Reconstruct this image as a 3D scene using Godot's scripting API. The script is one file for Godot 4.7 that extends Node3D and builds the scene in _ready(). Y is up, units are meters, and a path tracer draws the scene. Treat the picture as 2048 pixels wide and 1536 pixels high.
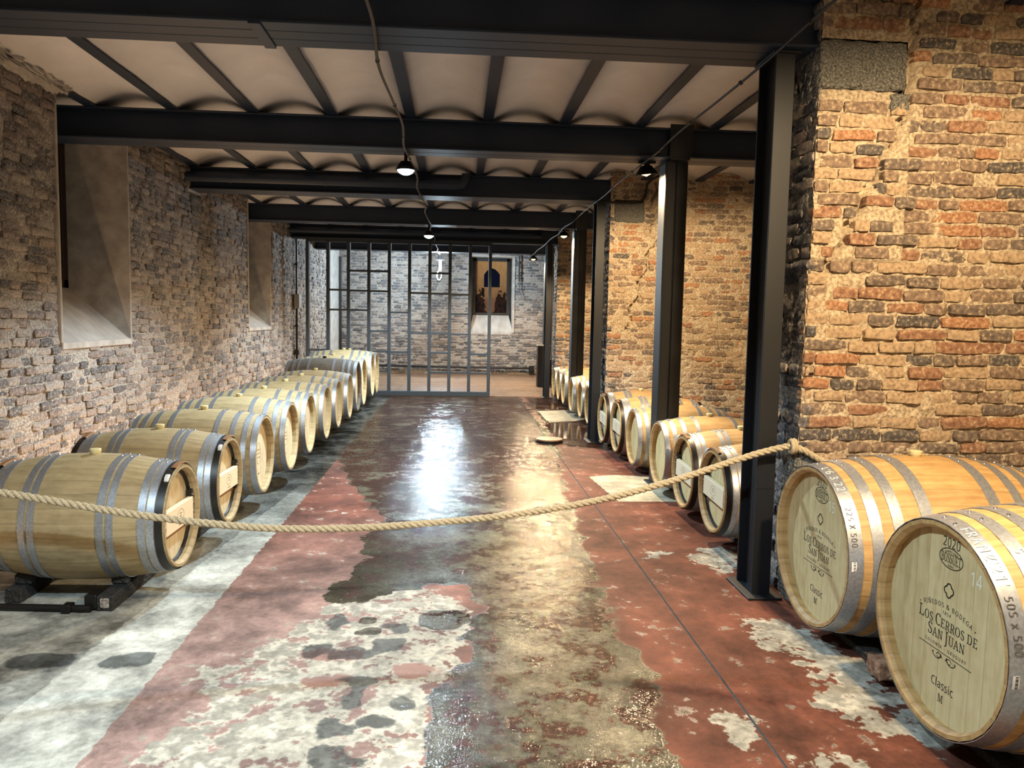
extends Node3D
# A brick wine cellar: steel columns and beams, shallow vaults, two rows of oak barrels, a rope across the aisle.
# Coordinates below are (x right, y up, z forward from the camera); V() turns them into Godot's.

const FOCAL := 1540.0
const EYE := 1.55
var rng := RandomNumberGenerator.new()
var taken := {}
var mats := {}
var cam_right: Vector3
var cam_down: Vector3
var cam_ahead: Vector3


func V(x: float, y: float, z: float) -> Vector3:
	return Vector3(x, y, -z)


# ---------------------------------------------------------------- naming and tagging
func numbered(parent: Node, called: String) -> String:
	var key := str(parent.get_instance_id()) + called
	var n: int = taken.get(key, 0)
	taken[key] = n + 1
	return called if n == 0 else "%s_%03d" % [called, n]


func tag(o: Node, label: String, category: String, group := "", kind := "") -> void:
	o.set_meta("label", label)
	o.set_meta("category", category)
	if group:
		o.set_meta("group", group)
	if kind:
		o.set_meta("kind", kind)


func thing(called: String, label: String, category: String, at := Vector3.ZERO, turn := 0.0, group := "", kind := "") -> Node3D:
	var o := Node3D.new()
	o.name = numbered(self, called)
	add_child(o, true)
	o.position = at
	o.rotation.y = turn
	tag(o, label, category, group, kind)
	return o


func part(parent: Node, called: String, mesh: Mesh, mat: Material, xf := Transform3D()) -> MeshInstance3D:
	var o := MeshInstance3D.new()
	o.name = numbered(parent, called)
	o.mesh = mesh
	o.material_override = mat
	o.transform = xf
	parent.add_child(o, true)
	return o


# ---------------------------------------------------------------- mesh building
class MB:
	var v := PackedVector3Array()
	var n := PackedVector3Array()
	var uv := PackedVector2Array()

	func tri(a: Vector3, b: Vector3, c: Vector3, na := Vector3.ZERO, nb := Vector3.ZERO, nc := Vector3.ZERO, ua := Vector2.ZERO, ub := Vector2.ZERO, uc := Vector2.ZERO) -> void:
		# given counter-clockwise from outside; stored clockwise as Godot wants
		if na == Vector3.ZERO:
			na = (b - a).cross(c - a).normalized()
			nb = na
			nc = na
		v.append_array([a, c, b])
		n.append_array([na, nc, nb])
		uv.append_array([ua, uc, ub])

	func quad(a: Vector3, b: Vector3, c: Vector3, d: Vector3) -> void:
		tri(a, b, c)
		tri(a, c, d)

	func quad_n(p: Array, q: Array, u: Array) -> void:
		tri(p[0], p[1], p[2], q[0], q[1], q[2], u[0], u[1], u[2])
		tri(p[0], p[2], p[3], q[0], q[2], q[3], u[0], u[2], u[3])

	func out_poly(pts: Array, mid: Vector3) -> void:
		# a flat convex face turned away from mid
		var nn: Vector3 = (pts[1] - pts[0]).cross(pts[2] - pts[0])
		var flip: bool = nn.dot(pts[0] - mid) < 0.0
		for i in range(1, pts.size() - 1):
			if flip:
				tri(pts[0], pts[i + 1], pts[i])
			else:
				tri(pts[0], pts[i], pts[i + 1])

	func box(c: Vector3, s: Vector3, b := 0.0, xf := Transform3D()) -> void:
		var h := s * 0.5
		var mid := xf * c
		b = minf(b, minf(h.x, minf(h.y, h.z)) * 0.9)
		var p := func(ax: int, sx: float, sy: float, sz: float) -> Vector3:
			var q := Vector3(sx * (h.x - (0.0 if ax == 0 else b)), sy * (h.y - (0.0 if ax == 1 else b)), sz * (h.z - (0.0 if ax == 2 else b)))
			return xf * (c + q)
		for s1 in [-1.0, 1.0]:
			out_poly([p.call(0, s1, -1.0, -1.0), p.call(0, s1, 1.0, -1.0), p.call(0, s1, 1.0, 1.0), p.call(0, s1, -1.0, 1.0)], mid)
			out_poly([p.call(1, -1.0, s1, -1.0), p.call(1, 1.0, s1, -1.0), p.call(1, 1.0, s1, 1.0), p.call(1, -1.0, s1, 1.0)], mid)
			out_poly([p.call(2, -1.0, -1.0, s1), p.call(2, 1.0, -1.0, s1), p.call(2, 1.0, 1.0, s1), p.call(2, -1.0, 1.0, s1)], mid)
		if b <= 0.0:
			return
		for s1 in [-1.0, 1.0]:
			for s2 in [-1.0, 1.0]:
				out_poly([p.call(0, s1, s2, -1.0), p.call(0, s1, s2, 1.0), p.call(1, s1, s2, 1.0), p.call(1, s1, s2, -1.0)], mid)
				out_poly([p.call(0, s1, -1.0, s2), p.call(0, s1, 1.0, s2), p.call(2, s1, 1.0, s2), p.call(2, s1, -1.0, s2)], mid)
				out_poly([p.call(1, -1.0, s1, s2), p.call(1, 1.0, s1, s2), p.call(2, 1.0, s1, s2), p.call(2, -1.0, s1, s2)], mid)
				for s3 in [-1.0, 1.0]:
					out_poly([p.call(0, s1, s2, s3), p.call(1, s1, s2, s3), p.call(2, s1, s2, s3)], mid)

	func tube(path: Array, r: float, seg := 8, closed_ends := true, radii: Array = []) -> void:
		var last: Array = []
		var last_n: Array = []
		var up := Vector3.UP
		for i in path.size():
			var d: Vector3 = (path[mini(i + 1, path.size() - 1)] - path[maxi(i - 1, 0)]).normalized()
			if absf(d.dot(up)) > 0.97:
				up = Vector3.RIGHT if absf(d.x) < 0.9 else Vector3.BACK
			var side := d.cross(up).normalized()
			up = side.cross(d).normalized()
			var ring: Array = []
			var ring_n: Array = []
			var rr: float = r if radii.is_empty() else radii[i]
			for k in seg:
				var a := TAU * k / seg
				var nn: Vector3 = side * cos(a) + up * sin(a)
				ring.append(path[i] + nn * rr)
				ring_n.append(nn)
			if i > 0:
				for k in seg:
					var j := (k + 1) % seg
					tri(last[k], ring[j], last[j], last_n[k], ring_n[j], last_n[j])
					tri(last[k], ring[k], ring[j], last_n[k], ring_n[k], ring_n[j])
			if closed_ends and (i == 0 or i == path.size() - 1):
				var inner: Vector3 = path[1] if i == 0 else path[path.size() - 2]
				out_poly(ring, inner)
			last = ring
			last_n = ring_n

	func lathe(profile: Array, seg: int, xf := Transform3D(), a0 := 0.0, a1 := TAU) -> void:
		# profile of Vector2(radius, height along y), listed so that the outside lies on its right going up
		for e in profile.size() - 1:
			var p: Vector2 = profile[e]
			var q: Vector2 = profile[e + 1]
			var t := (q - p).normalized()
			for k in seg:
				var a := a0 + (a1 - a0) * k / seg
				var b := a0 + (a1 - a0) * (k + 1) / seg
				var da := Vector3(cos(a), 0, sin(a))
				var db := Vector3(cos(b), 0, sin(b))
				var na := (xf.basis * (da * t.y - Vector3.UP * t.x)).normalized()
				var nb := (xf.basis * (db * t.y - Vector3.UP * t.x)).normalized()
				var A := xf * (da * p.x + Vector3.UP * p.y)
				var B := xf * (db * p.x + Vector3.UP * p.y)
				var C := xf * (db * q.x + Vector3.UP * q.y)
				var D := xf * (da * q.x + Vector3.UP * q.y)
				quad_n([A, D, C, B], [na, na, nb, nb], [Vector2(float(k) / seg, 0), Vector2(float(k) / seg, 1), Vector2(float(k + 1) / seg, 1), Vector2(float(k + 1) / seg, 0)])

	func add(o: MB, xf := Transform3D()) -> void:
		v.append_array(xf * o.v)
		n.append_array(Transform3D(xf.basis, Vector3.ZERO) * o.n)
		uv.append_array(o.uv)

	func mesh() -> ArrayMesh:
		var a := []
		a.resize(Mesh.ARRAY_MAX)
		a[Mesh.ARRAY_VERTEX] = v
		a[Mesh.ARRAY_NORMAL] = n
		a[Mesh.ARRAY_TEX_UV] = uv
		var m := ArrayMesh.new()
		m.add_surface_from_arrays(Mesh.PRIMITIVE_TRIANGLES, a)
		return m


func boxes(list: Array, bevel := 0.0) -> ArrayMesh:
	# list of [x0, x1, y0, y1, z0, z1] in scene coordinates
	var m := MB.new()
	for b in list:
		m.box(V((b[0] + b[1]) * 0.5, (b[2] + b[3]) * 0.5, (b[4] + b[5]) * 0.5), Vector3(b[1] - b[0], b[3] - b[2], b[5] - b[4]), bevel)
	return m.mesh()


# ---------------------------------------------------------------- materials
func noise_tex(size: int, freq: float, oct: int, seed_: int, ramp: Gradient = null, normal := false, strength := 8.0, kind := FastNoiseLite.TYPE_SIMPLEX) -> NoiseTexture2D:
	var f := FastNoiseLite.new()
	f.noise_type = kind
	f.seed = seed_
	f.frequency = freq
	f.fractal_octaves = oct
	f.fractal_gain = 0.55
	var t := NoiseTexture2D.new()
	t.width = size
	t.height = size
	t.seamless = true
	t.noise = f
	if ramp:
		t.color_ramp = ramp
	if normal:
		t.as_normal_map = true
		t.bump_strength = strength
	return t


func ramp_of(list: Array) -> Gradient:
	var g := Gradient.new()
	var o := PackedFloat32Array()
	var c := PackedColorArray()
	for e in list:
		o.append(e[0])
		c.append(e[1])
	g.offsets = o
	g.colors = c
	return g


func plain(called: String, c: Color, rough := 0.7, metal := 0.0) -> StandardMaterial3D:
	if mats.has(called):
		return mats[called]
	var m := StandardMaterial3D.new()
	m.albedo_color = c
	m.roughness = rough
	m.metallic = metal
	mats[called] = m
	return m


func mottled(called: String, tex: Texture2D, scale: float, rough: float, bump: Texture2D = null, bump_scale := 1.0, metal := 0.0) -> StandardMaterial3D:
	var m := StandardMaterial3D.new()
	m.albedo_texture = tex
	m.roughness = rough
	m.metallic = metal
	m.uv1_triplanar = true
	m.uv1_world_triplanar = true
	m.uv1_scale = Vector3.ONE * scale
	if bump:
		m.normal_enabled = true
		m.normal_texture = bump
		m.normal_scale = bump_scale
	mats[called] = m
	return m


func glow(called: String, c: Color, energy: float) -> StandardMaterial3D:
	var m := StandardMaterial3D.new()
	m.albedo_color = Color(0.9, 0.9, 0.9)
	m.emission_enabled = true
	m.emission = c
	m.emission_energy_multiplier = energy
	mats[called] = m
	return m


func make_materials() -> void:
	var grain := noise_tex(512, 0.03, 5, 11, null, true, 14.0)
	var mort := [Color(0.62, 0.55, 0.46), Color(0.74, 0.68, 0.58), Color(0.82, 0.77, 0.68)]
	mottled("mortar", noise_tex(512, 0.05, 5, 3, ramp_of([[0.1, Color(0.5, 0.44, 0.37)], [0.35, mort[0]], [0.55, mort[1]], [1.0, mort[2]]])), 1.3, 0.95, grain, 0.5)
	mottled("mortar_grey", noise_tex(512, 0.05, 5, 4, ramp_of([[0.0, Color(0.36, 0.31, 0.29)], [0.35, Color(0.52, 0.49, 0.46)], [0.55, Color(0.65, 0.62, 0.58)], [1.0, Color(0.76, 0.73, 0.69)]])), 1.3, 0.95, grain, 0.5)
	# bricks: a clay tone, smeared over with old mortar where the noise runs high
	var tones := [[0.56, 0.41, 0.32], [0.50, 0.42, 0.36], [0.42, 0.37, 0.335], [0.66, 0.565, 0.46], [0.33, 0.31, 0.30], [0.63, 0.45, 0.33]]
	var greys := [[0.47, 0.42, 0.40], [0.43, 0.40, 0.395], [0.36, 0.35, 0.355], [0.58, 0.54, 0.51], [0.30, 0.295, 0.31], [0.53, 0.48, 0.45]]
	for i in 6:
		for w in 2:
			var t: Array = (tones if w == 0 else greys)[i]
			var c := Color(t[0], t[1], t[2])
			var smear: Color = Color(0.74, 0.66, 0.54) if w == 0 else Color(0.66, 0.62, 0.58)
			var g := ramp_of([[0.0, c.darkened(0.4)], [0.3, c.darkened(0.12)], [0.55, c.lightened(0.04)], [0.72, c.lerp(smear, 0.35)], [0.85, smear], [1.0, smear.lightened(0.1)]])
			mottled("brick%d%d" % [w, i], noise_tex(384, 0.045, 5, 20 + i * 2 + w, g), 1.35 + 0.09 * i, 0.92)
	mottled("stone", noise_tex(512, 0.05, 5, 41, ramp_of([[0.0, Color(0.28, 0.28, 0.28)], [0.5, Color(0.44, 0.44, 0.42)], [0.65, Color(0.54, 0.53, 0.5)], [1.0, Color(0.74, 0.72, 0.66)]])), 2.2, 0.9, grain, 2.0)
	mottled("plaster", noise_tex(512, 0.012, 5, 42, ramp_of([[0.0, Color(0.56, 0.535, 0.51)], [0.5, Color(0.64, 0.615, 0.59)], [1.0, Color(0.72, 0.70, 0.67)]])), 0.6, 0.9)
	mottled("vault_plaster", noise_tex(512, 0.01, 4, 43, ramp_of([[0.0, Color(0.85, 0.84, 0.845)], [0.5, Color(0.88, 0.87, 0.875)], [1.0, Color(0.91, 0.90, 0.905)]])), 0.4, 0.9)
	plain("steel", Color(0.07, 0.135, 0.22), 0.5)
	plain("column_steel", Color(0.04, 0.055, 0.08), 0.55)
	plain("gate_steel", Color(0.19, 0.215, 0.24), 0.85)
	mottled("dark_timber", noise_tex(512, 0.03, 5, 46, ramp_of([[0.0, Color(0.09, 0.09, 0.09)], [0.5, Color(0.15, 0.15, 0.15)], [1.0, Color(0.24, 0.23, 0.22)]])), 2.0, 0.8, grain, 0.8)
	mottled("concrete", noise_tex(512, 0.02, 5, 47, ramp_of([[0.0, Color(0.38, 0.37, 0.34)], [0.5, Color(0.5, 0.49, 0.46)], [1.0, Color(0.62, 0.61, 0.58)]])), 0.5, 0.75, grain, 0.4)
	mottled("galvanised", noise_tex(512, 0.03, 4, 48, ramp_of([[0.0, Color(0.58, 0.60, 0.63)], [0.5, Color(0.68, 0.70, 0.73)], [1.0, Color(0.77, 0.79, 0.82)]])), 3.0, 0.4, null, 1.0, 0.75)
	mottled("rope", noise_tex(256, 0.06, 4, 49, ramp_of([[0.0, Color(0.5, 0.45, 0.35)], [0.5, Color(0.72, 0.66, 0.54)], [1.0, Color(0.84, 0.79, 0.68)]])), 6.0, 0.95)
	plain("rubber", Color(0.075, 0.065, 0.06), 0.4)
	plain("leather", Color(0.50, 0.35, 0.2), 0.6)
	plain("bung", Color(0.80, 0.75, 0.56), 0.55)
	plain("chrome", Color(0.8, 0.8, 0.8), 0.25, 1.0)
	plain("black", Color(0.03, 0.03, 0.032), 0.5)
	plain("ink", Color(0.06, 0.055, 0.045), 0.8)
	plain("faint_ink", Color(0.52, 0.43, 0.32), 0.8)
	plain("chalk", Color(0.86, 0.86, 0.8), 0.9)
	plain("white_sticker", Color(0.86, 0.86, 0.86), 0.5)
	plain("grey_plastic", Color(0.5, 0.5, 0.49), 0.6)
	plain("cable", Color(0.33, 0.32, 0.32), 0.7)
	plain("black_cable", Color(0.07, 0.065, 0.06), 0.6)
	plain("glass", Color(0.05, 0.06, 0.07), 0.1)
	glow("cool_glow", Color(0.86, 0.95, 1.0), 9.0)
	glow("warm_glow", Color(1.0, 0.82, 0.5), 9.0)
	glow("strip_glow", Color(1.0, 0.66, 0.32), 1.5)
	# wood: streaks that run along v
	mats["wood0"] = wood([0.53, 0.46, 0.33], [0.64, 0.57, 0.425], [0.72, 0.66, 0.51], 1, 0.6)
	mats["wood1"] = wood([0.49, 0.43, 0.31], [0.61, 0.54, 0.40], [0.70, 0.63, 0.48], 2, 0.6)
	mats["wood2"] = wood([0.58, 0.45, 0.27], [0.70, 0.56, 0.36], [0.77, 0.65, 0.45], 3, 0.6)
	mats["wood3"] = wood([0.55, 0.42, 0.25], [0.67, 0.53, 0.34], [0.74, 0.62, 0.42], 13, 0.6)
	mats["grey_wood"] = wood([0.26, 0.23, 0.20], [0.36, 0.33, 0.29], [0.45, 0.42, 0.37], 4, 0.8)
	mats["head_wood0"] = wood([0.68, 0.60, 0.42], [0.78, 0.71, 0.53], [0.84, 0.78, 0.62], 5, 0.7)
	mats["head_wood1"] = wood([0.65, 0.56, 0.38], [0.75, 0.68, 0.50], [0.82, 0.76, 0.59], 6, 0.7)
	mats["head_wood2"] = wood([0.68, 0.62, 0.50], [0.78, 0.73, 0.61], [0.85, 0.80, 0.70], 15, 0.7)
	mats["head_wood3"] = wood([0.64, 0.57, 0.45], [0.75, 0.69, 0.57], [0.82, 0.77, 0.66], 16, 0.7)
	mats["pale_wood"] = wood([0.80, 0.72, 0.58], [0.86, 0.80, 0.68], [0.90, 0.85, 0.74], 7, 0.7)
	mats["deck_wood"] = wood([0.30, 0.19, 0.12], [0.42, 0.28, 0.18], [0.52, 0.37, 0.25], 8, 0.45)
	mats["dark_frame"] = wood([0.10, 0.06, 0.05], [0.16, 0.10, 0.08], [0.2, 0.13, 0.1], 9, 0.6)


func wood(a: Array, b: Array, c: Array, seed_: int, rough: float) -> StandardMaterial3D:
	var f := FastNoiseLite.new()
	f.noise_type = FastNoiseLite.TYPE_SIMPLEX
	f.seed = seed_ * 7
	f.frequency = 0.03
	f.fractal_octaves = 5
	f.fractal_gain = 0.7
	f.domain_warp_enabled = true
	f.domain_warp_amplitude = 12.0
	f.domain_warp_frequency = 0.02
	var im := f.get_image(512, 56, false, false, true)
	im.convert(Image.FORMAT_L8)
	im.resize(512, 512, Image.INTERPOLATE_CUBIC)
	f.frequency = 0.012
	f.fractal_octaves = 3
	var broad := f.get_image(512, 512, false, false, true)
	broad.convert(Image.FORMAT_L8)
	var d := im.get_data()
	var e := broad.get_data()
	var out := PackedByteArray()
	out.resize(512 * 512 * 3)
	var lut: Array = []
	for i in 256:
		var t := i / 255.0
		var col: Array = []
		for k in 3:
			col.append(int(255.0 * (lerpf(a[k], b[k], t * 2.0) if t < 0.5 else lerpf(b[k], c[k], t * 2.0 - 1.0))))
		lut.append(col)
	for i in 512 * 512:
		var l: Array = lut[(d[i] * 5 + e[i] * 3) >> 3]
		var j := i * 3
		out[j] = l[0]
		out[j + 1] = l[1]
		out[j + 2] = l[2]
	var m := StandardMaterial3D.new()
	m.albedo_texture = ImageTexture.create_from_image(Image.create_from_data(512, 512, false, Image.FORMAT_RGB8, out))
	m.roughness = rough
	return m


# ---------------------------------------------------------------- camera and light
func set_camera() -> void:
	var yaw := deg_to_rad(4.1314)
	var pitch := deg_to_rad(4.8789)
	var roll := deg_to_rad(-1.1125)
	var ahead := Vector3(sin(yaw) * cos(pitch), -sin(pitch), cos(yaw) * cos(pitch))
	var right := Vector3(cos(yaw), 0, -sin(yaw))
	var down := Vector3(-sin(yaw) * sin(pitch), -cos(pitch), -cos(yaw) * sin(pitch))
	var r2 := right * cos(roll) + down * sin(roll)
	var d2 := down * cos(roll) - right * sin(roll)
	cam_right = V(r2.x, r2.y, r2.z)
	cam_down = V(d2.x, d2.y, d2.z)
	cam_ahead = V(ahead.x, ahead.y, ahead.z)
	var cam := Camera3D.new()
	cam.name = "camera"
	cam.transform = Transform3D(Basis(cam_right, -cam_down, -cam_ahead), Vector3(0, EYE, 0))
	cam.fov = rad_to_deg(2.0 * atan(768.0 / FOCAL))
	cam.near = 0.05
	cam.far = 80.0
	add_child(cam)
	var env := Environment.new()
	env.background_mode = Environment.BG_COLOR
	env.background_color = Color(0, 0, 0)
	env.tonemap_mode = Environment.TONE_MAPPER_LINEAR
	env.tonemap_exposure = 0.9
	env.sdfgi_enabled = true
	env.ssao_enabled = true
	env.ssil_enabled = true
	var we := WorldEnvironment.new()
	we.name = "world_environment"
	we.environment = env
	add_child(we)


func on_screen(p: Vector3) -> Vector3:
	var q := p - Vector3(0, EYE, 0)
	var d := q.dot(cam_ahead)
	if d < 0.2:
		return Vector3(-9999, -9999, d)
	return Vector3(1024 + FOCAL * q.dot(cam_right) / d, 768 + FOCAL * q.dot(cam_down) / d, d)


const COOL := Color(0.84, 0.94, 1.0)
const WARM := Color(1.0, 0.87, 0.68)
const COOL_ENERGY := 25.0
const WARM_ENERGY := 17.0
const STRIP_ENERGY := 1.5


func spot(parent: Node, at: Vector3, towards: Vector3, c: Color, energy: float, angle: float, soft: float, size: float) -> void:
	var l := SpotLight3D.new()
	l.name = "lamp_light"
	l.light_color = c
	l.light_energy = energy
	l.spot_angle = angle
	l.spot_angle_attenuation = soft
	l.spot_range = 40.0
	l.spot_attenuation = 2.0
	l.light_size = size
	l.shadow_enabled = true
	parent.add_child(l)
	l.position = at
	var up := Vector3.UP if absf(towards.normalized().y) < 0.95 else Vector3.BACK
	l.basis = Basis.looking_at(towards, up)


func cool_lamp(x: float, y: float, z: float, label: String, energy := COOL_ENERGY) -> void:
	var t := thing("ceiling_lamp", label, "lamp", V(x, y, z), 0.0, "white lamps along the ceiling cable")
	var m := MB.new()
	m.lathe([Vector2(0.0, 0.075), Vector2(0.05, 0.07), Vector2(0.085, 0.02), Vector2(0.09, -0.005), Vector2(0.075, -0.008)], 8)
	m.lathe([Vector2(0.075, -0.004), Vector2(0.0, -0.004)], 8)
	part(t, "housing", m.mesh(), mats["black"])
	var s := MB.new()
	s.box(Vector3(0, 0.115, 0), Vector3(0.03, 0.1, 0.02), 0.004)
	s.box(Vector3(0, 0.158, 0), Vector3(0.07, 0.016, 0.05), 0.003)
	part(t, "bracket", s.mesh(), mats["black"])
	var g := MB.new()
	g.lathe([Vector2(0.0, -0.05), Vector2(0.03, -0.045), Vector2(0.06, -0.03), Vector2(0.078, -0.006)], 16)
	part(t, "lens", g.mesh(), mats["cool_glow"])
	spot(t, Vector3(0, -0.065, 0), Vector3.DOWN, COOL, energy, 71.0, 0.35, 0.07)


func warm_lamp(x: float, y: float, z: float, aim: Vector3, label: String) -> void:
	var t := thing("flood_lamp", label, "lamp", V(x, y, z), 0.0, "warm flood lamps on the column cable")
	var head := Transform3D(Basis.looking_at(aim, Vector3.UP if absf(aim.normalized().y) < 0.95 else Vector3.BACK), Vector3.ZERO)
	var m := MB.new()
	# local -z is where it shines
	m.lathe([Vector2(0.0, -0.05), Vector2(0.05, -0.045), Vector2(0.11, 0.035), Vector2(0.105, 0.035), Vector2(0.045, -0.038), Vector2(0.0, -0.042)], 20, head * Transform3D(Basis(Vector3.RIGHT, -PI / 2), Vector3.ZERO))
	part(t, "shade", m.mesh(), mats["black"])
	var g := MB.new()
	g.lathe([Vector2(0.0, -0.04), Vector2(0.04, -0.03), Vector2(0.055, 0.0), Vector2(0.045, 0.03), Vector2(0.0, 0.05)], 16, head * Transform3D(Basis(Vector3.RIGHT, -PI / 2), Vector3.ZERO))
	part(t, "bulb", g.mesh(), mats["warm_glow"])
	var s := MB.new()
	s.box(Vector3(0, 0.045 + (3.01 - y - 0.045) * 0.5, 0.02), Vector3(0.05, 3.01 - y - 0.0, 0.03), 0.004)
	s.box(Vector3(0, 3.0 - y, 0.02), Vector3(0.16, 0.018, 0.05), 0.003)
	part(t, "bracket", s.mesh(), mats["black"])
	spot(t, aim.normalized() * 0.07, aim, WARM, WARM_ENERGY, 87.0, 0.25, 0.06)


func make_lamps() -> void:
	cool_lamp(-0.48, 2.86, 7.1, "round white ceiling lamp shining under the second steel beam")
	cool_lamp(-0.48, 2.86, 12.7, "round white ceiling lamp shining under the fourth steel beam, before the gate")
	cool_lamp(-0.55, 2.86, 1.5, "round white ceiling lamp over the aisle before the rope, behind the view", COOL_ENERGY * 0.55)
	warm_lamp(1.72, 2.93, 7.15, Vector3(0.12, -1.0, -0.12), "warm flood lamp with black bracket beside the free-standing box column")
	warm_lamp(1.73, 2.93, 12.75, Vector3(0.0, -1.0, 0.12), "warm flood lamp glowing beside the far box column")
	warm_lamp(1.72, 2.93, 17.8, Vector3(0.0, -1.0, 0.12), "warm flood lamp glowing behind the doorway of the gate")
	warm_lamp(1.75, 2.93, 1.8, Vector3(0.15, -1.0, -0.15), "warm flood lamp above the two big lettered barrels, behind the view")
	# the tube lamp in the back room
	var t := thing("tube_lamp", "white tube lamp with a looped end hanging in the room behind the gate", "lamp", V(-0.445, 3.0, 19.2))
	var m := MB.new()
	m.lathe([Vector2(0.11, -0.06), Vector2(0.05, 0.0), Vector2(0.03, 0.1), Vector2(0.0, 0.1)], 14)
	m.lathe([Vector2(0.0, -0.05), Vector2(0.11, -0.06)], 14)
	part(t, "cap", m.mesh(), mats["black"])
	var g := MB.new()
	g.tube([Vector3(0, -0.05, 0), Vector3(0.01, -0.2, 0), Vector3(0.0, -0.32, 0)], 0.035, 10)
	part(t, "tube", g.mesh(), mats["cool_glow"])
	var loop: Array = []
	for i in 17:
		var a := TAU * i / 16.0 * 0.82 + 1.1
		loop.append(Vector3(-0.02 + 0.055 * sin(a), -0.44 + 0.11 * cos(a), 0.02 * sin(a)))
	var q := MB.new()
	q.tube(loop, 0.013, 7)
	part(t, "loop", q.mesh(), plain("white_tube", Color(0.85, 0.88, 0.86), 0.5))
	var l := OmniLight3D.new()
	l.name = "lamp_light"
	l.light_color = COOL
	l.light_energy = 19.0
	l.omni_range = 30.0
	l.omni_attenuation = 2.0
	l.light_size = 0.05
	l.shadow_enabled = true
	t.add_child(l)
	l.position = Vector3(0.0, -0.2, 0.09)
	# warm light strips on the floor behind the barrels
	for i in 5:
		var z0 := 3.4 + i * 2.3
		var spots := ["first", "second", "third", "fourth", "fifth"]
		var s := thing("light_strip", "warm light strip on the floor along the window wall, %s from the rope" % spots[i], "light strip", V(-2.86, 0.0, z0 + 1.0), 0.0, "warm light strips behind the barrels")
		part(s, "channel", boxes([[-0.02, 0.02, 0.0, 0.03, -1.0, 1.0]], 0.003), mats["grey_plastic"])
		part(s, "diffuser", boxes([[-0.014, 0.014, 0.03, 0.038, -0.99, 0.99]]), mats["strip_glow"])
		var al := AreaLight3D.new()
		al.name = "strip_light"
		al.light_color = Color(1.0, 0.8, 0.58)
		al.light_energy = STRIP_ENERGY
		al.area_size = Vector2(0.03, 1.98)
		al.area_range = 12.0
		al.area_attenuation = 2.0
		al.shadow_enabled = true
		s.add_child(al)
		al.transform = Transform3D(Basis.looking_at(Vector3(-0.35, 1, 0).normalized(), Vector3.BACK), Vector3(0, 0.045, 0))


# ---------------------------------------------------------------- bricks
var brick_shapes: Array = []      # [length, MB]


func make_brick_shapes() -> void:
	for length in [0.13, 0.19, 0.25]:
		for k in 5:
			var m := MB.new()
			var nx := 4 if length < 0.15 else 5
			var ny := 3
			var hx: float = length * 0.5
			var hy := 0.026
			var f: Array = []
			for j in ny + 1:
				for i in nx + 1:
					var u := float(i) / nx * 2.0 - 1.0
					var w := float(j) / ny * 2.0 - 1.0
					var edge := (i == 0 or i == nx) or (j == 0 or j == ny)
					var corner := (i == 0 or i == nx) and (j == 0 or j == ny)
					var x: float = hx * u + rng.randf_range(-0.004, 0.004)
					var y: float = hy * w + rng.randf_range(-0.0035, 0.0035)
					var z := rng.randf_range(-0.004, 0.004)
					if edge:
						z -= rng.randf_range(0.002, 0.007)
					if corner:
						z -= rng.randf_range(0.0, 0.008)
						x *= rng.randf_range(0.94, 0.99)
						y *= rng.randf_range(0.87, 0.98)
					f.append(Vector3(x, y, z))
			var at := func(i: int, j: int) -> Vector3: return f[j * (nx + 1) + i]
			var nn := func(i: int, j: int) -> Vector3:
				var dx: Vector3 = at.call(mini(i + 1, nx), j) - at.call(maxi(i - 1, 0), j)
				var dy: Vector3 = at.call(i, mini(j + 1, ny)) - at.call(i, maxi(j - 1, 0))
				return dx.cross(dy).normalized()
			for j in ny:
				for i in nx:
					var Z := [Vector2.ZERO, Vector2.ZERO, Vector2.ZERO, Vector2.ZERO]
					m.quad_n([at.call(i, j), at.call(i + 1, j), at.call(i + 1, j + 1), at.call(i, j + 1)], [nn.call(i, j), nn.call(i + 1, j), nn.call(i + 1, j + 1), nn.call(i, j + 1)], Z)
			var rim: Array = []
			for i in nx + 1: rim.append(at.call(i, 0))
			for j in range(1, ny + 1): rim.append(at.call(nx, j))
			for i in range(nx - 1, -1, -1): rim.append(at.call(i, ny))
			for j in range(ny - 1, 0, -1): rim.append(at.call(0, j))
			for i in rim.size():
				var a: Vector3 = rim[i]
				var b: Vector3 = rim[(i + 1) % rim.size()]
				m.quad(b, a, Vector3(a.x, a.y, -0.06), Vector3(b.x, b.y, -0.06))
			brick_shapes.append([length, m, m.mesh()])


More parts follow.
